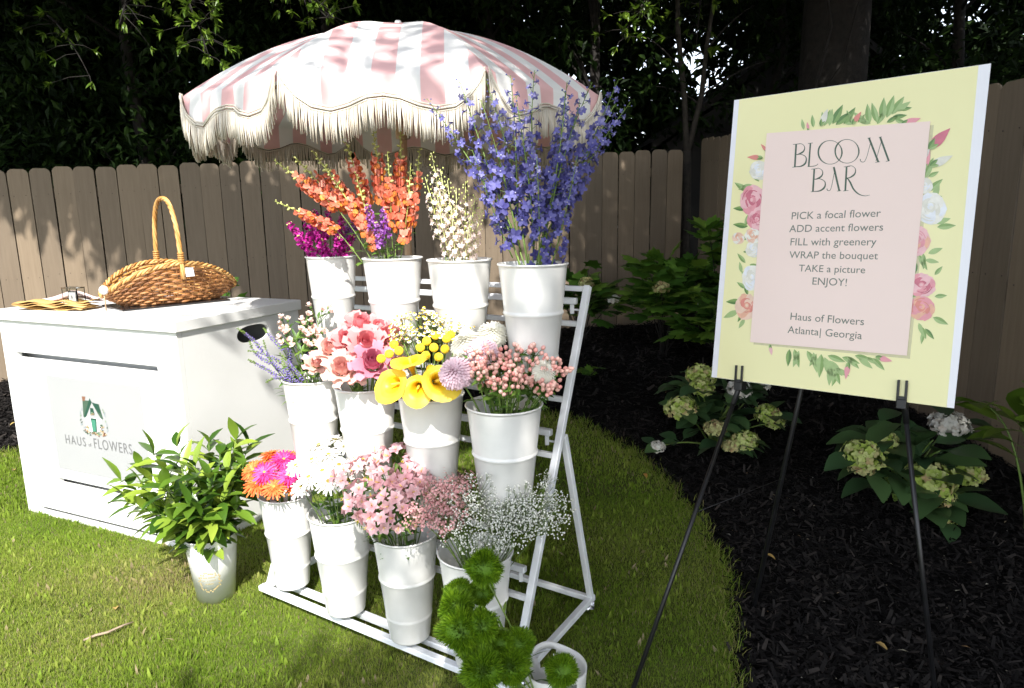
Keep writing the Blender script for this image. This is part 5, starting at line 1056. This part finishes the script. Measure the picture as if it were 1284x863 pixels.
for dx, dz, s1, s2 in [(-.001, .062, .0028, .006), (.0, .056, .005, .0012)]: box(mb, RZ@V3(dx, -.0092, dz), s1, .0003, s2, RZ)
part('printed_mark', mb, flat('grey_ink', (.15, .15, .15)), fr, smooth=False, over=(0, 0, 0))
# kraft papers, ribbon, white pompon
pP = onz(72, 388, ZT); pP = V3(pP[0], pP[1], ZT+.001); kr = thing('kraft_paper', pP, 'stack of folded tan kraft paper lying beside the clear card stand', 'paper')
for k in range(5):
    mb = MB(); L_, W_ = .20, .10; V = []; n = 14
    for i in range(n+1):
        x = (i/n-.5)*2*L_; zz = .004+k*.008+.006*math.sin(i*1.1+k)+.004*(k+1)*abs(x)*3*.2
        for y in (-W_/2, 0, W_/2): V.append((x, y+.012*math.sin(k*2.1), max(.001, zz+(.006 if y == 0 else 0))))
    F = [(i*3+j, i*3+j+1, (i+1)*3+j+1, (i+1)*3+j) for i in range(n) for j in (0, 1)]; mb.add(np.array(V)@rotz(-.28+.05*k).T, F, 0, random.random())
    o = part('paper_sheet', mb, organic('kraft_%d' % 0, [(0.36, 0.21, 0.07), (0.52, 0.33, 0.12)], .7, 0.0, .3) if k == 0 else bpy.data.materials['kraft_0'], kr, over=(0, 0, 0)); so2 = o.modifiers.new('thickness', 'SOLIDIFY'); so2.thickness = .0015
q = pP+V3(.02, .07, .03); rb = thing('ribbon', q, 'pale pink folded ribbon cloth behind the kraft paper', 'ribbon'); mb = MB()
for k in range(4): tube(mb, [(x, .012*k-.02+.008*math.sin(x*20+k), .012+.030*math.exp(-((x-.04)/.07)**2)-.004*k) for x in np.linspace(-.12, .16, 14)], [.004+.010*math.sin(PI*t) for t in np.linspace(.05, .95, 14)], 8, 0, random.random())
part('ribbon_folds', mb, organic('pale_pink_satin', [(.75, .52, .50), (.82, .66, .64)], .4, .1), rb, over=(0, 0, 0))
q = ondepth(130, 364, 3.25); pb = thing('pompon', (q[0], q[1], ZT), 'white round pompon on a stick behind the basket end', 'pompon'); mb = MB(); ball(mb, (0, 0, q[2]-ZT), .021, 14, 10, 0, .5, nz=.05); part('pompon_ball', mb, organic('white_wool', [(.75, .74, .78), (.84, .84, .84)], .9, .1), pb, over=(0, 0, 0)); mb = MB(); tube(mb, [(0, 0, 0), (0, 0, q[2]-ZT)], .003, 6); part('stick', mb, M['wood'], pb, over=(0, 0, 0))
for px, py, lab in [(283, 383, 'small metal clip lying on the cabinet top at the right'), (232, 397, 'flat grey pin lying near the front corner of the cabinet top')]:
    q = onz(px, py, ZT); mb = MB(); bar(mb, (q[0]-.03, q[1]-.012, ZT+.003), (q[0]+.03, q[1]+.012, ZT+.003), .012, .004); solo('clip', mb, M['chrome'], lab, 'clip', None, False, (q[0], q[1], ZT))

# ---------------------------------------------------------------- the sign
SY, SL, SR = math.radians(-40.63), math.radians(8.106), math.radians(0.981)
_u = V3(math.cos(SY), math.sin(SY), 0); _n = V3(math.sin(SY), -math.cos(SY), 0); _v = math.cos(SL)*V3(0, 0, 1)-math.sin(SL)*_n
SU = math.cos(SR)*_u+math.sin(SR)*_v; SV = -math.sin(SR)*_u+math.cos(SR)*_v; SN = np.cross(SU, SV); SC = V3(1.062, 2.25, 1.405); SW, SH = .759, 1.002
if np.dot(SN, -SC+V3(0, 0, H_)) < 0: SN = -SN
SRM = np.stack([SU, SV, np.cross(SU, SV)], 1)
def sp(px, py, k=0): return onpl(px, py, SC, SN)+SN*(.0006+.0004*k)
sign = thing('sign', SC-SV*SH/2, 'large pale yellow welcome poster with floral border and pink text card on an easel', 'sign')
so_ = np.array(sign.location)
mb = MB(); box(mb, SC-SN*.003, SW/2, SH/2, .003, SRM); part('board', mb, paint('white_foam_board', (.80, .80, .84), .35, amt=.01, coat=.3), sign, smooth=False)
def spoly(mb, pts, k, mat=0, var=None): mb.add([sp(x, y, k) for x, y in pts], [tuple(range(len(pts)))], mat, var)
mb = MB(); spoly(mb, [(927.0, 125.2), (1227, 82.3), (1187, 511.0), (899, 473.6)], 0)
m_print = paint('pale_yellow_print', (.85, .81, .45), .3, amt=.015, scale=2, coat=.08, spec=.3, col2=(.82, .78, .43)); prn = part('printed_sheet', mb, m_print, sign, smooth=False)
FL = MB(); LV = MB()
PR = [flat('print_pink_a', (.78, .32, .36), .3), flat('print_pink_b', (.85, .50, .52), .3), flat('print_pink_c', (.62, .16, .22), .3), flat('print_ivory', (.84, .82, .74), .3), flat('print_ivory_b', (.74, .72, .62), .3), flat('print_peach', (.80, .44, .30), .3), flat('print_peach_b', (.84, .60, .46), .3), flat('print_coral', (.72, .25, .20), .3), flat('print_white_c', (.80, .82, .86), .3)]
LP = [flat('print_leaf_a', (.10, .22, .05), .3), flat('print_leaf_b', (.22, .36, .10), .3), flat('print_leaf_c', (.36, .50, .20), .3), flat('print_leaf_d', (.06, .12, .05), .3), flat('print_shadow_olive', (.55, .50, .26), .3)]
def prose(cx, cy, r, pal, asp=1.0):
    r = r*1.1
    global FL
    FL = MB()
    def blob(x, y, r_, k, m, j=.14, n=16, a0=0):
        spoly(FL, [(x+r_*(1+random.uniform(-j, j))*math.cos(2*PI*i/n+a0)*1.0, y+r_*(1+random.uniform(-j, j))*math.sin(2*PI*i/n+a0)*asp) for i in range(n)], k, m)
    blob(cx, cy, r, 3, pal[1], .08)
    for q in range(6): a = q*PI/3+random.uniform(-.3, .3); blob(cx+.55*r*math.cos(a), cy+.55*r*asp*math.sin(a), r*.47, 4+q*.12, pal[q % 2], .1, 12)
    for q in range(5): a = q*1.2566+.4; blob(cx+.30*r*math.cos(a), cy+.30*r*asp*math.sin(a)-r*.05, r*.36, 5+q*.12, pal[(q+1) % 2 if q % 3 else 2], .1, 12)
    for q in range(3): blob(cx+random.uniform(-.08, .08)*r, cy-r*.08+random.uniform(-.08, .08)*r, r*(.30-.09*q), 6+q*.2, pal[(q+2) % 3], .12, 10)
    for q in range(7):     # petal edges as thin crescents
        a = random.uniform(0, 6.3); rr = r*random.uniform(.3, .85); pts = [(cx+rr*math.cos(a+t), cy+rr*asp*math.sin(a+t)) for t in np.linspace(0, 1.1, 7)]; pts += [(cx+(rr-r*.07)*math.cos(a+t), cy+(rr-r*.07)*asp*math.sin(a+t)) for t in np.linspace(1.0, .1, 6)]; spoly(FL, pts, 7, pal[2])
    part('printed_rose', FL, PR, prn, smooth=False, over=so_)
def pleaf(x, y, l, ang, w=.32, m=None, k=2):
    c, s = math.cos(math.radians(ang)), -math.sin(math.radians(ang)); N = 7; m = random.choice([0, 1, 1, 2]) if m is None else m
    def ed(sg): return [(x+c*l*t-s*sg*w*l*.5*math.sin(PI*t**.8), y+s*l*t+c*sg*w*l*.5*math.sin(PI*t**.8)) for t in np.linspace(0, 1, N)]
    A, B = ed(1), ed(-1); spoly(LV, A+B[::-1][1:-1], k, m); spoly(LV, A+[(x+c*l*t, y+s*l*t) for t in np.linspace(1, 0, N)][1:-1], k+.4, min(2, m+1) if m < 3 else m)
def pbud(x, y, l, ang, pal):
    global FL
    FL = MB()
    c, s = math.cos(math.radians(ang)), -math.sin(math.radians(ang))
    for sg, m, q in ((0, pal[0], .36), (.25, pal[1], .22), (-.3, pal[2], .16)):
        N = 8; f = lambda t, e: (x+c*l*t-s*(e*q+sg*.3)*l*.5*math.sin(PI*t**.7), y+s*l*t+c*(e*q+sg*.3)*l*.5*math.sin(PI*t**.7)); spoly(FL, [f(t, 1) for t in np.linspace(0, 1, N)]+[f(t, -1) for t in np.linspace(1, 0, N)][1:-1], 5+q, m)
    part('printed_bud', FL, PR, prn, smooth=False, over=so_)
    pleaf(x-c*2, y-s*2, l*.45, ang+16, .4, 0, 8); pleaf(x-c*2, y-s*2, l*.4, ang-18, .4, 1, 8)
PK = (0, 1, 2); IV = (3, 4, 8); PE = (5, 6, 7); CO = (7, 6, 0)
# top foliage
for x, y, l, a in [(1008, 163, 14, 100), (1020, 160, 16, 95), (1034, 158, 22, 70), (1034, 158, 18, 100), (1044, 156, 28, 62), (1048, 157, 26, 40), (1040, 158, 22, 80), (1058, 156, 26, 55), (1060, 156, 20, 20), (1068, 155, 18, 110), (1088, 156, 24, 140), (1090, 156, 26, 95), (1092, 155, 20, 165), (1100, 154, 26, 105), (1106, 152, 30, 85), (1112, 148, 30, 72), (1118, 144, 28, 55), (1124, 140, 22, 35), (1128, 138, 16, 10), (1118, 148, 20, 10), (1122, 150, 18, -20), (1100, 156, 20, 60), (1112, 154, 18, 30), (1076, 154, 14, 50)]: pleaf(x, y, l, a)
pbud(1070, 155, 18, 55, CO); pbud(1030, 157, 22, 68, (4, 3, 4)); pbud(1132, 156, 24, 18, PK); pbud(1014, 163, 10, 100, PK)
# bottom foliage
for x, y, l, a in [(990, 438, 22, -95), (996, 438, 24, -75), (1002, 440, 22, -110), (1012, 440, 24, -60), (1020, 442, 26, -80), (1030, 444, 30, -95), (1034, 448, 30, -70), (1040, 452, 26, -50), (1042, 458, 26, -95), (1046, 462, 22, -70), (1048, 462, 20, -30), (1050, 466, 20, -110), (1056, 448, 24, -20), (1062, 447, 22, -45), (1072, 446, 22, -15), (1076, 447, 24, -40), (1086, 448, 18, -30), (1094, 449, 22, -45), (1024, 444, 18, -120), (1038, 446, 24, -20)]: pleaf(x, y, l, a)
pbud(1064, 456, 20, -100, PK); pbud(1100, 448, 20, -15, PK); pbud(966, 434, 12, -80, (1, 3, 0))
# left flowers
for x, y, l, a in [(940, 268, 18, -110), (948, 292, 18, -20), (955, 300, 14, 20), (938, 300, 14, 170), (935, 330, 16, 130), (930, 342, 14, 100), (938, 370, 14, 110), (932, 392, 14, -120), (950, 288, 16, -60), (932, 316, 8, 0), (940, 332, 14, -10), (930, 340, 14, -50)]: pleaf(x, y, l, a)
pbud(962, 190, 12, 130, CO); pbud(955, 198, 18, 178, CO); pbud(962, 240, 14, 90, IV); prose(952, 214, 11, IV); prose(944, 252, 14.5, PK, 1.2); prose(950, 276, 11.5, (1, 0, 2)); prose(944, 296, 9, (6, 3, 5)); prose(926, 299, 7, (3, 6, 5)); prose(945, 313, 9, IV); prose(943, 349, 11, (8, 3, 4), 1.35); prose(936, 385, 12.5, PE, 1.2)
# right flowers
for x, y, l, a in [(1158, 225, 30, 65), (1164, 240, 24, 40), (1160, 250, 22, 10), (1175, 285, 24, 5), (1150, 278, 18, 120), (1140, 325, 20, 175), (1152, 320, 22, -60), (1158, 318, 20, -90), (1160, 326, 18, -10), (1150, 330, 20, -110), (1146, 318, 18, 160), (1140, 400, 14, -150), (1152, 405, 18, -70), (1160, 412, 18, -50), (1158, 416, 16, -100), (1150, 370, 12, 190)]: pleaf(x, y, l, a)
pbud(1166, 186, 36, 44, (2, 3, 0)); pbud(1158, 212, 26, 72, (0, 1, 7)); pbud(1168, 208, 30, 25, (4, 3, 4)); pbud(1158, 200, 16, 60, IV); prose(1160, 233, 9, IV); prose(1167, 262, 18, (8, 3, 4)); prose(1149, 302, 16, (5, 1, 0), 1.1); prose(1156, 358, 16, PK, .85); prose(1156, 387, 15, (5, 0, 7), .95)
for x, y, a in [(944, 232, 200), (938, 240, 160), (936, 262, 190), (938, 284, 170), (936, 362, 150), (930, 378, 170), (926, 390, 200), (934, 400, 240), (952, 228, 120), (1164, 222, 40), (1172, 280, 30), (1170, 250, 60), (1164, 318, 20), (1172, 345, 40), (1172, 372, 10), (1170, 398, -20), (1146, 342, 160), (1142, 380, 190), (1156, 410, -60), (1148, 290, 150)]: pleaf(x, y, random.uniform(14, 22), a+random.uniform(-15, 15), .36, None, 2.2)
part('printed_leaves', LV, LP, prn, smooth=False, over=so_)
mb = MB(); spoly(mb, [(963, 171), (1171, 157), (1141, 450), (945, 432)], 1.2); part('printed_shadow', mb, flat('print_card_shadow', (.62, .58, .34), .25), prn, smooth=False, over=so_)  # darker yellow copy of the card, offset to paint its drop shadow on the print
mb = MB(); spoly(mb, [(962, 167.5), (1167, 152.5), (1137.5, 446), (941, 429)], 9); card = part('card', mb, paint('blush_card', (.86, .69, .62), .3, amt=.012, scale=3, coat=.08, spec=.3), sign, smooth=False)
# lettering: the drawn title
TT = MB()
def zq(x, y): return sp(940+x/4.586, 120+y/4.586, 10)
def stroke(pts, w):
    pts = [np.array(p, float) for p in pts]; k = len(pts); w = np.broadcast_to(np.asarray(w, float), (k,)) if np.isscalar(w) or len(np.atleast_1d(w)) == k else np.interp(np.linspace(0, 1, k), np.linspace(0, 1, len(w)), w)
    V = []
    for i in range(k):
        d = pts[min(k-1, i+1)]-pts[max(0, i-1)]; d = d/np.linalg.norm(d); nn = np.array([-d[1], d[0]])*w[i]/2; V += [zq(*(pts[i]+nn)), zq(*(pts[i]-nn))]
    TT.add(V, [(2*i, 2*i+1, 2*i+3, 2*i+2) for i in range(k-1)])
def arc(cx, cy, rx, ry, a0, a1, n=26, rot=0):
    t = np.radians(np.linspace(a0, a1, n)); c, s = math.cos(rot), math.sin(rot); return [(cx+rx*math.cos(q)*c-ry*math.sin(q)*s, cy+rx*math.cos(q)*s+ry*math.sin(q)*c) for q in t]
def sm(*p): return catmull(np.array(p, float), 7)
stroke([(270, 282), (262, 412)], 10); stroke([(252, 283), (290, 279)], 3); stroke([(248, 414), (285, 410)], 3)
stroke(sm((272, 281), (300, 279), (318, 296), (312, 322), (285, 338), (268, 341)), [3, 3, 9, 3]); stroke(sm((268, 341), (300, 340), (326, 356), (324, 388), (300, 407), (264, 411)), [3, 4, 10, 3])
stroke([(352, 276), (342, 408)], 9); stroke([(338, 277), (366, 274)], 3); stroke(sm((336, 409), (365, 408), (385, 403), (396, 394)), [4, 4, 3])
stroke(arc(465, 328, 68, 68, 0, 360, 60), [9, 3, 3, 9, 9, 3, 3, 9]); stroke(arc(562, 322, 68, 68, 0, 360, 60), [9, 3, 3, 8, 9, 3, 3, 9])
stroke([(688, 245), (742, 384)], 11); stroke([(752, 240), (802, 378)], 11); stroke(sm((700, 262), (690, 300), (676, 352), (660, 382), (642, 380), (638, 366)), [3, 3, 3, 5]); stroke(sm((762, 258), (752, 290), (738, 340), (728, 378)), 3); stroke([(725, 386), (752, 382)], 3); stroke([(786, 380), (806, 377)], 3); stroke([(680, 247), (697, 244)], 3); stroke([(745, 242), (762, 239)], 3)
stroke([(374, 424), (366, 553)], 10); stroke([(357, 425), (390, 421)], 3); stroke([(354, 555), (388, 551)], 3); stroke(sm((375, 423), (402, 420), (422, 438), (416, 464), (390, 480), (372, 483)), [3, 3, 9, 3]); stroke(sm((372, 483), (405, 480), (434, 496), (434, 526), (408, 548), (368, 553)), [3, 4, 10, 3])
stroke([(486, 412), (518, 550)], 11); stroke(sm((492, 428), (484, 470), (474, 520), (464, 546), (450, 546), (447, 536)), [3, 3, 3, 5]); stroke([(505, 551), (528, 548)], 3)
stroke([(560, 410), (552, 548)], 10); stroke([(544, 412), (578, 408)], 3); stroke([(540, 550), (570, 547)], 3); stroke(sm((562, 409), (590, 406), (610, 424), (606, 452), (580, 472), (558, 476)), [3, 3, 9, 3]); stroke(sm((562, 474), (580, 500), (600, 540), (630, 568), (665, 578), (694, 573)), [6, 10, 8, 4, 2])
part('title', TT, flat('dark_green_ink', (.050, .095, .055)), card, smooth=False, over=so_)
m_ink = flat('grey_green_ink', (.13, .16, .125))
for (x0, y0, x1, y1, txt) in [(993, 275.5, 1104.5, 272, 'PICK a focal flower'), (990, 291.5, 1107.5, 289.5, 'ADD accent flowers'), (991.5, 308, 1099, 308, 'FILL with greenery'), (990, 324, 1101, 325.5, 'WRAP the bouquet'), (1002, 340.5, 1085, 343, 'TAKE a picture'), (1019, 357, 1062, 359, 'ENJOY!'), (991.5, 401, 1083.5, 408, 'Haus of Flowers'), (988, 417.5, 1081, 425.5, 'Atlanta| Georgia')]:
    tm = MB(); place_text(tm, txt, sp(x0, y0, 10), sp(x1, y1, 10), SV, 1.0); part('text_line', tm, m_ink, card, smooth=False, over=so_)

# ---------------------------------------------------------------- easel
pl_, pr_ = onpl(930, 476, SC, SN), onpl(1133, 497, SC, SN); eo = nrm(pr_-pl_)
en = nrm(np.cross(eo, nrm(V3(0, 0, 1)+nrm(V3(-SN[0], -SN[1], 0))*.23))); 
if np.dot(en, SN) < 0: en = -en
EPo = pl_-SN*.022
lf = onpl(783, 895, EPo, en); rf = onpl(1176.5, 905, EPo, en); top = onpl(1072, 70, EPo, en)
def toground(a, b): t = (a[2]-float(gz(*b[:2])))/(a[2]-b[2]); return a+(b-a)*t
kl, kr_ = onpl(930, 476, EPo, en), onpl(1133, 497, EPo, en)
lf = onz(789, 878, .0); rf = onz(1173.5, 880, .0)
apex = (kl+kr_)/2+SV*.74-SN*.11
es = thing('easel', V3(*((lf+rf)/2)[:2], 0), 'thin black metal tripod easel holding the poster over the mulch', 'easel')
for foot, kk in ((lf, kl), (rf, kr_)):
    m = MB(); j = foot+(kk-foot)*.93; ap = kk+(apex-kk)*1.0; tube(m, [foot, j], .0075, 10); tube(m, [j-(kk-foot)*.02, kk-SN*.004, kk*.9+ap*.1-SN*.010, ap], .0095, 10); part('leg', m, M['black'], es)
    m = MB(); lathe(m, [(.001, 0), (.010, 0), (.011, .012), (.009, .03), (.001, .03)], 12, mat4(frame(kk-foot), foot)); part('rubber_foot', m, M['black'], es)
    m = MB(); b0 = kk+V3(0, 0, -.030); R = np.stack([eo, nrm(np.cross(SN, eo)), SN], 1); up_ = nrm(np.cross(SN, eo)); up_ = up_ if up_[2] > 0 else -up_
    box(m, kk-up_*.022+SN*.010, .014, .016, .026, np.stack([eo, up_, SN], 1), bev=.003)
    for sg in (-1, 1): box(m, kk+eo*sg*.011+up_*.020+SN*.030, .0035, .032, .004, np.stack([eo, up_, SN], 1), bev=.001)
    box(m, kk-up_*.008+SN*.030, .0145, .010, .004, np.stack([eo, up_, SN], 1), bev=.001); part('peg', m, M['black'], es, smooth=False)
m = MB(); bfoot = onz(945, 762, .0); bfoot[2] = float(gz(*bfoot[:2])); tube(m, [bfoot, apex+V3(0, 0, .0)-SN*.03], .0085, 10); part('leg', m, M['black'], es)
m = MB(); box(m, apex-SN*.012, .05, .03, .012, np.stack([eo, nrm(np.cross(SN, eo)), SN], 1), bev=.005); part('top_bracket', m, M['black'], es, smooth=False)
m = MB(); tube(m, [lf+(kl-lf)*.55, bfoot+(apex-bfoot)*.32], .0015, 5); part('spreader_chain', m, M['black'], es)

# ---------------------------------------------------------------- shrubs in the bed
m_hyd = organic('hydrangea_leaf', [(0.026, 0.058, 0.024), (0.045, 0.095, 0.034), (0.07, 0.13, 0.042)], .38, .12, .4)
m_oak = organic('oakleaf_leaf', [(0.035, 0.095, 0.012), (0.065, 0.155, 0.018), (0.11, 0.22, 0.026), (0.18, 0.29, 0.04)], .5, .3, .3)
m_lime = organic('lime_floret', [(0.26, 0.38, 0.05), (0.40, 0.50, 0.11), (0.54, 0.58, 0.24), (0.40, 0.26, 0.13)], .6, .2, .2); m_whitefl = organic('white_floret', [(.60, .58, .50), (.72, .71, .66), (.64, .56, .48)], .6, .2, .2); m_blushfl = organic('fading_floret', [(.50, .42, .22), (.46, .48, .20), (.42, .24, .14)], .6, .2, .2)
def hyd_head(mb, c, r, flatz=.75):
    r = r*1.32
    n = 84
    for k in range(n):
        z = 1-1.5*(k+.5)/n; q = math.sqrt(max(0, 1-z*z)); a = k*2.39996+random.uniform(-.2, .2); d = V3(q*math.cos(a), q*math.sin(a), z); p = np.array(c)+d*V3(r, r, r*flatz)*random.uniform(.85, 1.08); v0 = random.random()
        R = frame(nrm(d+RNG.normal(0, .25, 3))); t0 = random.uniform(0, 6)
        for j in range(4): patch(mb, mat4(R@rotz(t0+j*PI/2)@rotx(random.uniform(.0, .6)), p), r*.215, r*.215, -.3, .3, 2, .7, 0, np.clip(v0*.75+random.uniform(0, .25), 0, 1), tipw=.5)
    ball(mb, c, (r*.7, r*.7, r*.5), 10, 6, 0, .1)
def shrub(base, rx, ry, hgt, nleaf, Ll, label, heads, lf, name='hydrangea', grp='hydrangea shrubs in the mulch bed', lobed=False, nst=9):
    root = thing(name, base, label, 'shrub', grp); sm = MB(); lm = MB(); base = np.array(base, float); ends = []
    for k in range(nst):
        a = k*2*PI/nst+random.uniform(-.3, .3); r = random.uniform(.35, .9); e = base+V3(rx*r*math.cos(a), ry*r*math.sin(a), hgt*random.uniform(.55, .95)*(1.05-.35*r)); P = bez(base+V3(random.gauss(0, .02), random.gauss(0, .02), 0), base*.6+e*.4+V3(0, 0, hgt*.25), e, 8); tube(sm, P, np.linspace(.006, .003, 8), 5); ends.append(P)
    for hp in heads: P = bez(base, base*.5+hp[0]*.5+V3(0, 0, .05), hp[0], 8); tube(sm, P, np.linspace(.006, .003, 8), 5); ends.append(P)
    part('stems', sm, m_bark if lobed else ST, root)
    for k in range(nleaf):
        P = random.choice(ends); t = random.uniform(.3, 1)**.7; q = P[min(7, int(t*7.99))]; a = random.uniform(0, 6.3); d = nrm(V3(math.cos(a), math.sin(a), random.uniform(-.35, .5))+nrm((q-base)*V3(1, 1, .2)+1e-3)*.7); L = Ll*random.uniform(.65, 1.15)
        s = q+d*L*.25; tube(lm, [q, s], .0018, 3, 0, .6, caps=False)
        if lobed: lobe(lm, s, d, L)
        else: leafdir(lm, s, d, L, L*.66, random.uniform(-.9, -.2), .22, 5, .85, 0, random.random(), roll=random.uniform(-.35, .35))
    part('leaves', lm, lf, root)
    for hp, r, mt in heads:
        hm_ = MB(); hyd_head(hm_, hp, r); part('flower_head', hm_, mt, root)
    return root
def lobe(mb, base, d, L):
    y = nrm(d); x = nrm(np.cross(y, V3(0, 0, 1))+RNG.normal(0, .15, 3)); z = np.cross(x, y); O = [(0, 0), (.16, .02), (.36, -.02), (.30, .16), (.50, .30), (.54, .46), (.32, .46), (.36, .66), (.30, .80), (.15, .74), (.0, 1.02)]
    pts = O+[(-a, b) for a, b in O[-2:0:-1]]; C = base+y*L*.42; V = [C]+[base+x*a*L*.95+y*b*L+z*(-.18*abs(a)*L-.16*b*b*L+random.uniform(-.015, .015)*L) for a, b in pts]; n = len(pts)
    mb.add(V, [(0, i+1, (i+1) % n+1) for i in range(n)], 0, random.random())
def g3(px, py, Y): d = ray(px, py); return np.array([0, 0, H_])+d*Y/d[1]
b1 = V3(1.13, 3.72, float(gz(1.13, 3.72))); Y1 = 3.65
shrub(b1, .30, .30, .50, 170, .135, 'hydrangea shrub with lime and white flower heads, left of the easel behind the poster', [(g3(878, 472, Y1+.1), .062, m_lime), (g3(880, 487, Y1-.02), .050, m_lime), (g3(854, 513, Y1-.1), .062, m_lime), (g3(928, 489, Y1-.05), .050, m_whitefl), (g3(956, 484, Y1), .03, m_whitefl), (g3(962, 520, Y1-.12), .050, m_lime), (g3(972, 530, Y1-.1), .038, m_lime), (g3(897, 538, Y1-.22), .042, m_blushfl), (g3(934, 553, Y1-.25), .052, m_lime), (g3(918, 560, Y1-.25), .035, m_blushfl), (g3(824, 561, Y1-.1), .032, m_whitefl)], m_hyd)
b2 = V3(1.84, 3.05, float(gz(1.84, 3.05))); Y2 = 3.0
shrub(b2, .30, .26, .42, 95, .18, 'hydrangea shrub with lime, brown and one white flower head beside the right fence', [(g3(1106, 555, Y2-.02), .050, m_lime), (g3(1082, 572, Y2-.1), .066, m_lime), (g3(1080, 586, Y2-.12), .040, m_blushfl), (g3(1190, 533, Y2+.05), .062, m_whitefl), (g3(1166, 600, Y2-.1), .075, m_lime), (g3(1208, 593, Y2), .064, m_lime), (g3(1178, 622, Y2-.15), .045, m_lime), (g3(1184, 648, Y2-.15), .042, m_lime)], m_hyd)
OK_ = [((1.30, 5.7), .50, .45, .95, 190, 'lobed leaf shrub by the back fence just right of the rack'), ((.62, 6.2), .45, .4, .85, 130, 'lobed leaf shrub with cream buds against the fence behind the blue delphiniums'), ((1.95, 6.3), .45, .4, 1.25, 200, 'tall lobed leaf shrub in the corner of the fences left of the poster'), ((1.62, 5.0), .42, .36, .70, 150, 'low lobed leaf shrub in the mulch in front of the fence corner'), ((2.3, 5.1), .35, .4, 1.0, 130, 'lobed leaf shrub half hidden behind the left edge of the poster')]
for (x, y), rx, ry, hg, nl, lab in OK_:
    z0 = float(gz(x, y)); hds = []
    if hg < .96 and y > 5: 
        hds = [(V3(x+random.uniform(-.3, .2), y-rx*.6, z0+hg*random.uniform(.55, .8)), .05, m_blushfl), (V3(x+random.uniform(-.1, .3), y-rx*.6, z0+hg*random.uniform(.5, .85)), .04, m_whitefl)]
    shrub((x, y, z0), rx, ry, hg, nl, .19, lab, hds, m_oak, 'oakleaf_hydrangea', 'oakleaf hydrangeas along the fence', True, 10)
q = g3(285, 370, 5.2); shrub((q[0], q[1], float(gz(q[0], q[1]))), .22, .2, 1.12, 60, .17, 'bright lobed leaf plant rising behind the basket', [], m_oak, 'oakleaf_hydrangea', 'oakleaf hydrangeas along the fence', True, 6)
q = g3(1300, 620, 2.6); shrub((q[0]-.02, q[1], .2), .24, .2, .92, 34, .16, 'glossy green leaves poking in at the right edge beside the fence', [], m_sprayleaf, 'laurel', None, False, 5)
q = onz(735, 515, .0); shrub((q[0], 4.9, float(gz(q[0], 4.9))), .13, .12, .10, 12, .09, 'tiny seedling plant in the black mulch right of the rack', [], m_oak, 'seedling', None, True, 4)

# ---------------------------------------------------------------- small things lying about
q0, q1, q2 = onz(105, 803, .02), onz(135, 793, .03), onz(167, 780, .022); mb = MB(); tube(mb, [q0, q0*.5+q1*.5+V3(0, 0, .004), q1, q1*.4+q2*.6+V3(0, .006, 0), q2], [.004, .005, .0045, .004, .002], 6); tube(mb, [q1, q1+V3(.05, .03, .01)], [.003, .001], 5)
solo('stick', mb, paint('dry_twig', (.36, .27, .19), .8, amt=.2, scale=30), 'dry brown stick lying on the lawn at lower left', 'stick', None, True, q1)
m_dry = organic('dry_leaf', [(.45, .22, .05), (.40, .30, .10), (.30, .14, .05)], .7, .1)
for px, py, lab in [(20, 530, 'orange dry leaf on the mulch left of the cabinet'), (145, 765, 'orange fallen leaf on the lawn above the stick'), (1098, 806, 'orange dry leaf on the black mulch near the right easel leg'), (960, 702, 'reddish dry leaf on the mulch beside the rear easel leg'), (807, 616, 'tan dry leaf at the edge of lawn and mulch'), (18, 590, 'yellow fallen leaf on the grass beside the cabinet corner')]:
    q = onz(px, py, .02); q[2] = float(gz(q[0], q[1]))+.022; mb = MB(); a = random.uniform(0, 6); leafdir(mb, q, (math.cos(a), math.sin(a), .1), .045, .022, -.8, .4, 4); solo('fallen_leaf', mb, m_dry, lab, 'leaf', 'fallen leaves', True, q)
bits = MB()
for k in range(130):
    x, y = random.uniform(.7, 2.6), random.uniform(1.6, 4.6)
    if inpoly(np.array([x]), np.array([y]), LAWN)[0]: continue
    z = float(gz(x, y))+.014; s = random.uniform(.003, .008); a = random.uniform(0, 6); leafdir(bits, (x, y, z), (math.cos(a), math.sin(a), random.uniform(-.1, .4)), s*random.choice([1.2, 1.5, 4]), s, -.5, .3, 2, var=random.random())
struct('petal_litter', bits, organic('pale_litter', [(.62, .60, .52), (.45, .40, .28), (.30, .18, .08)], .7), 'stuff')
for l, g in LABELS.items():
    if len(g) > 1 and (None in g): print('DUPLICATE LABEL', l, g)
print('things', sum(1 for o in bpy.data.objects if o.parent is None), 'objects', len(bpy.data.objects), 'faces', sum(len(m.polygons) for m in bpy.data.meshes))
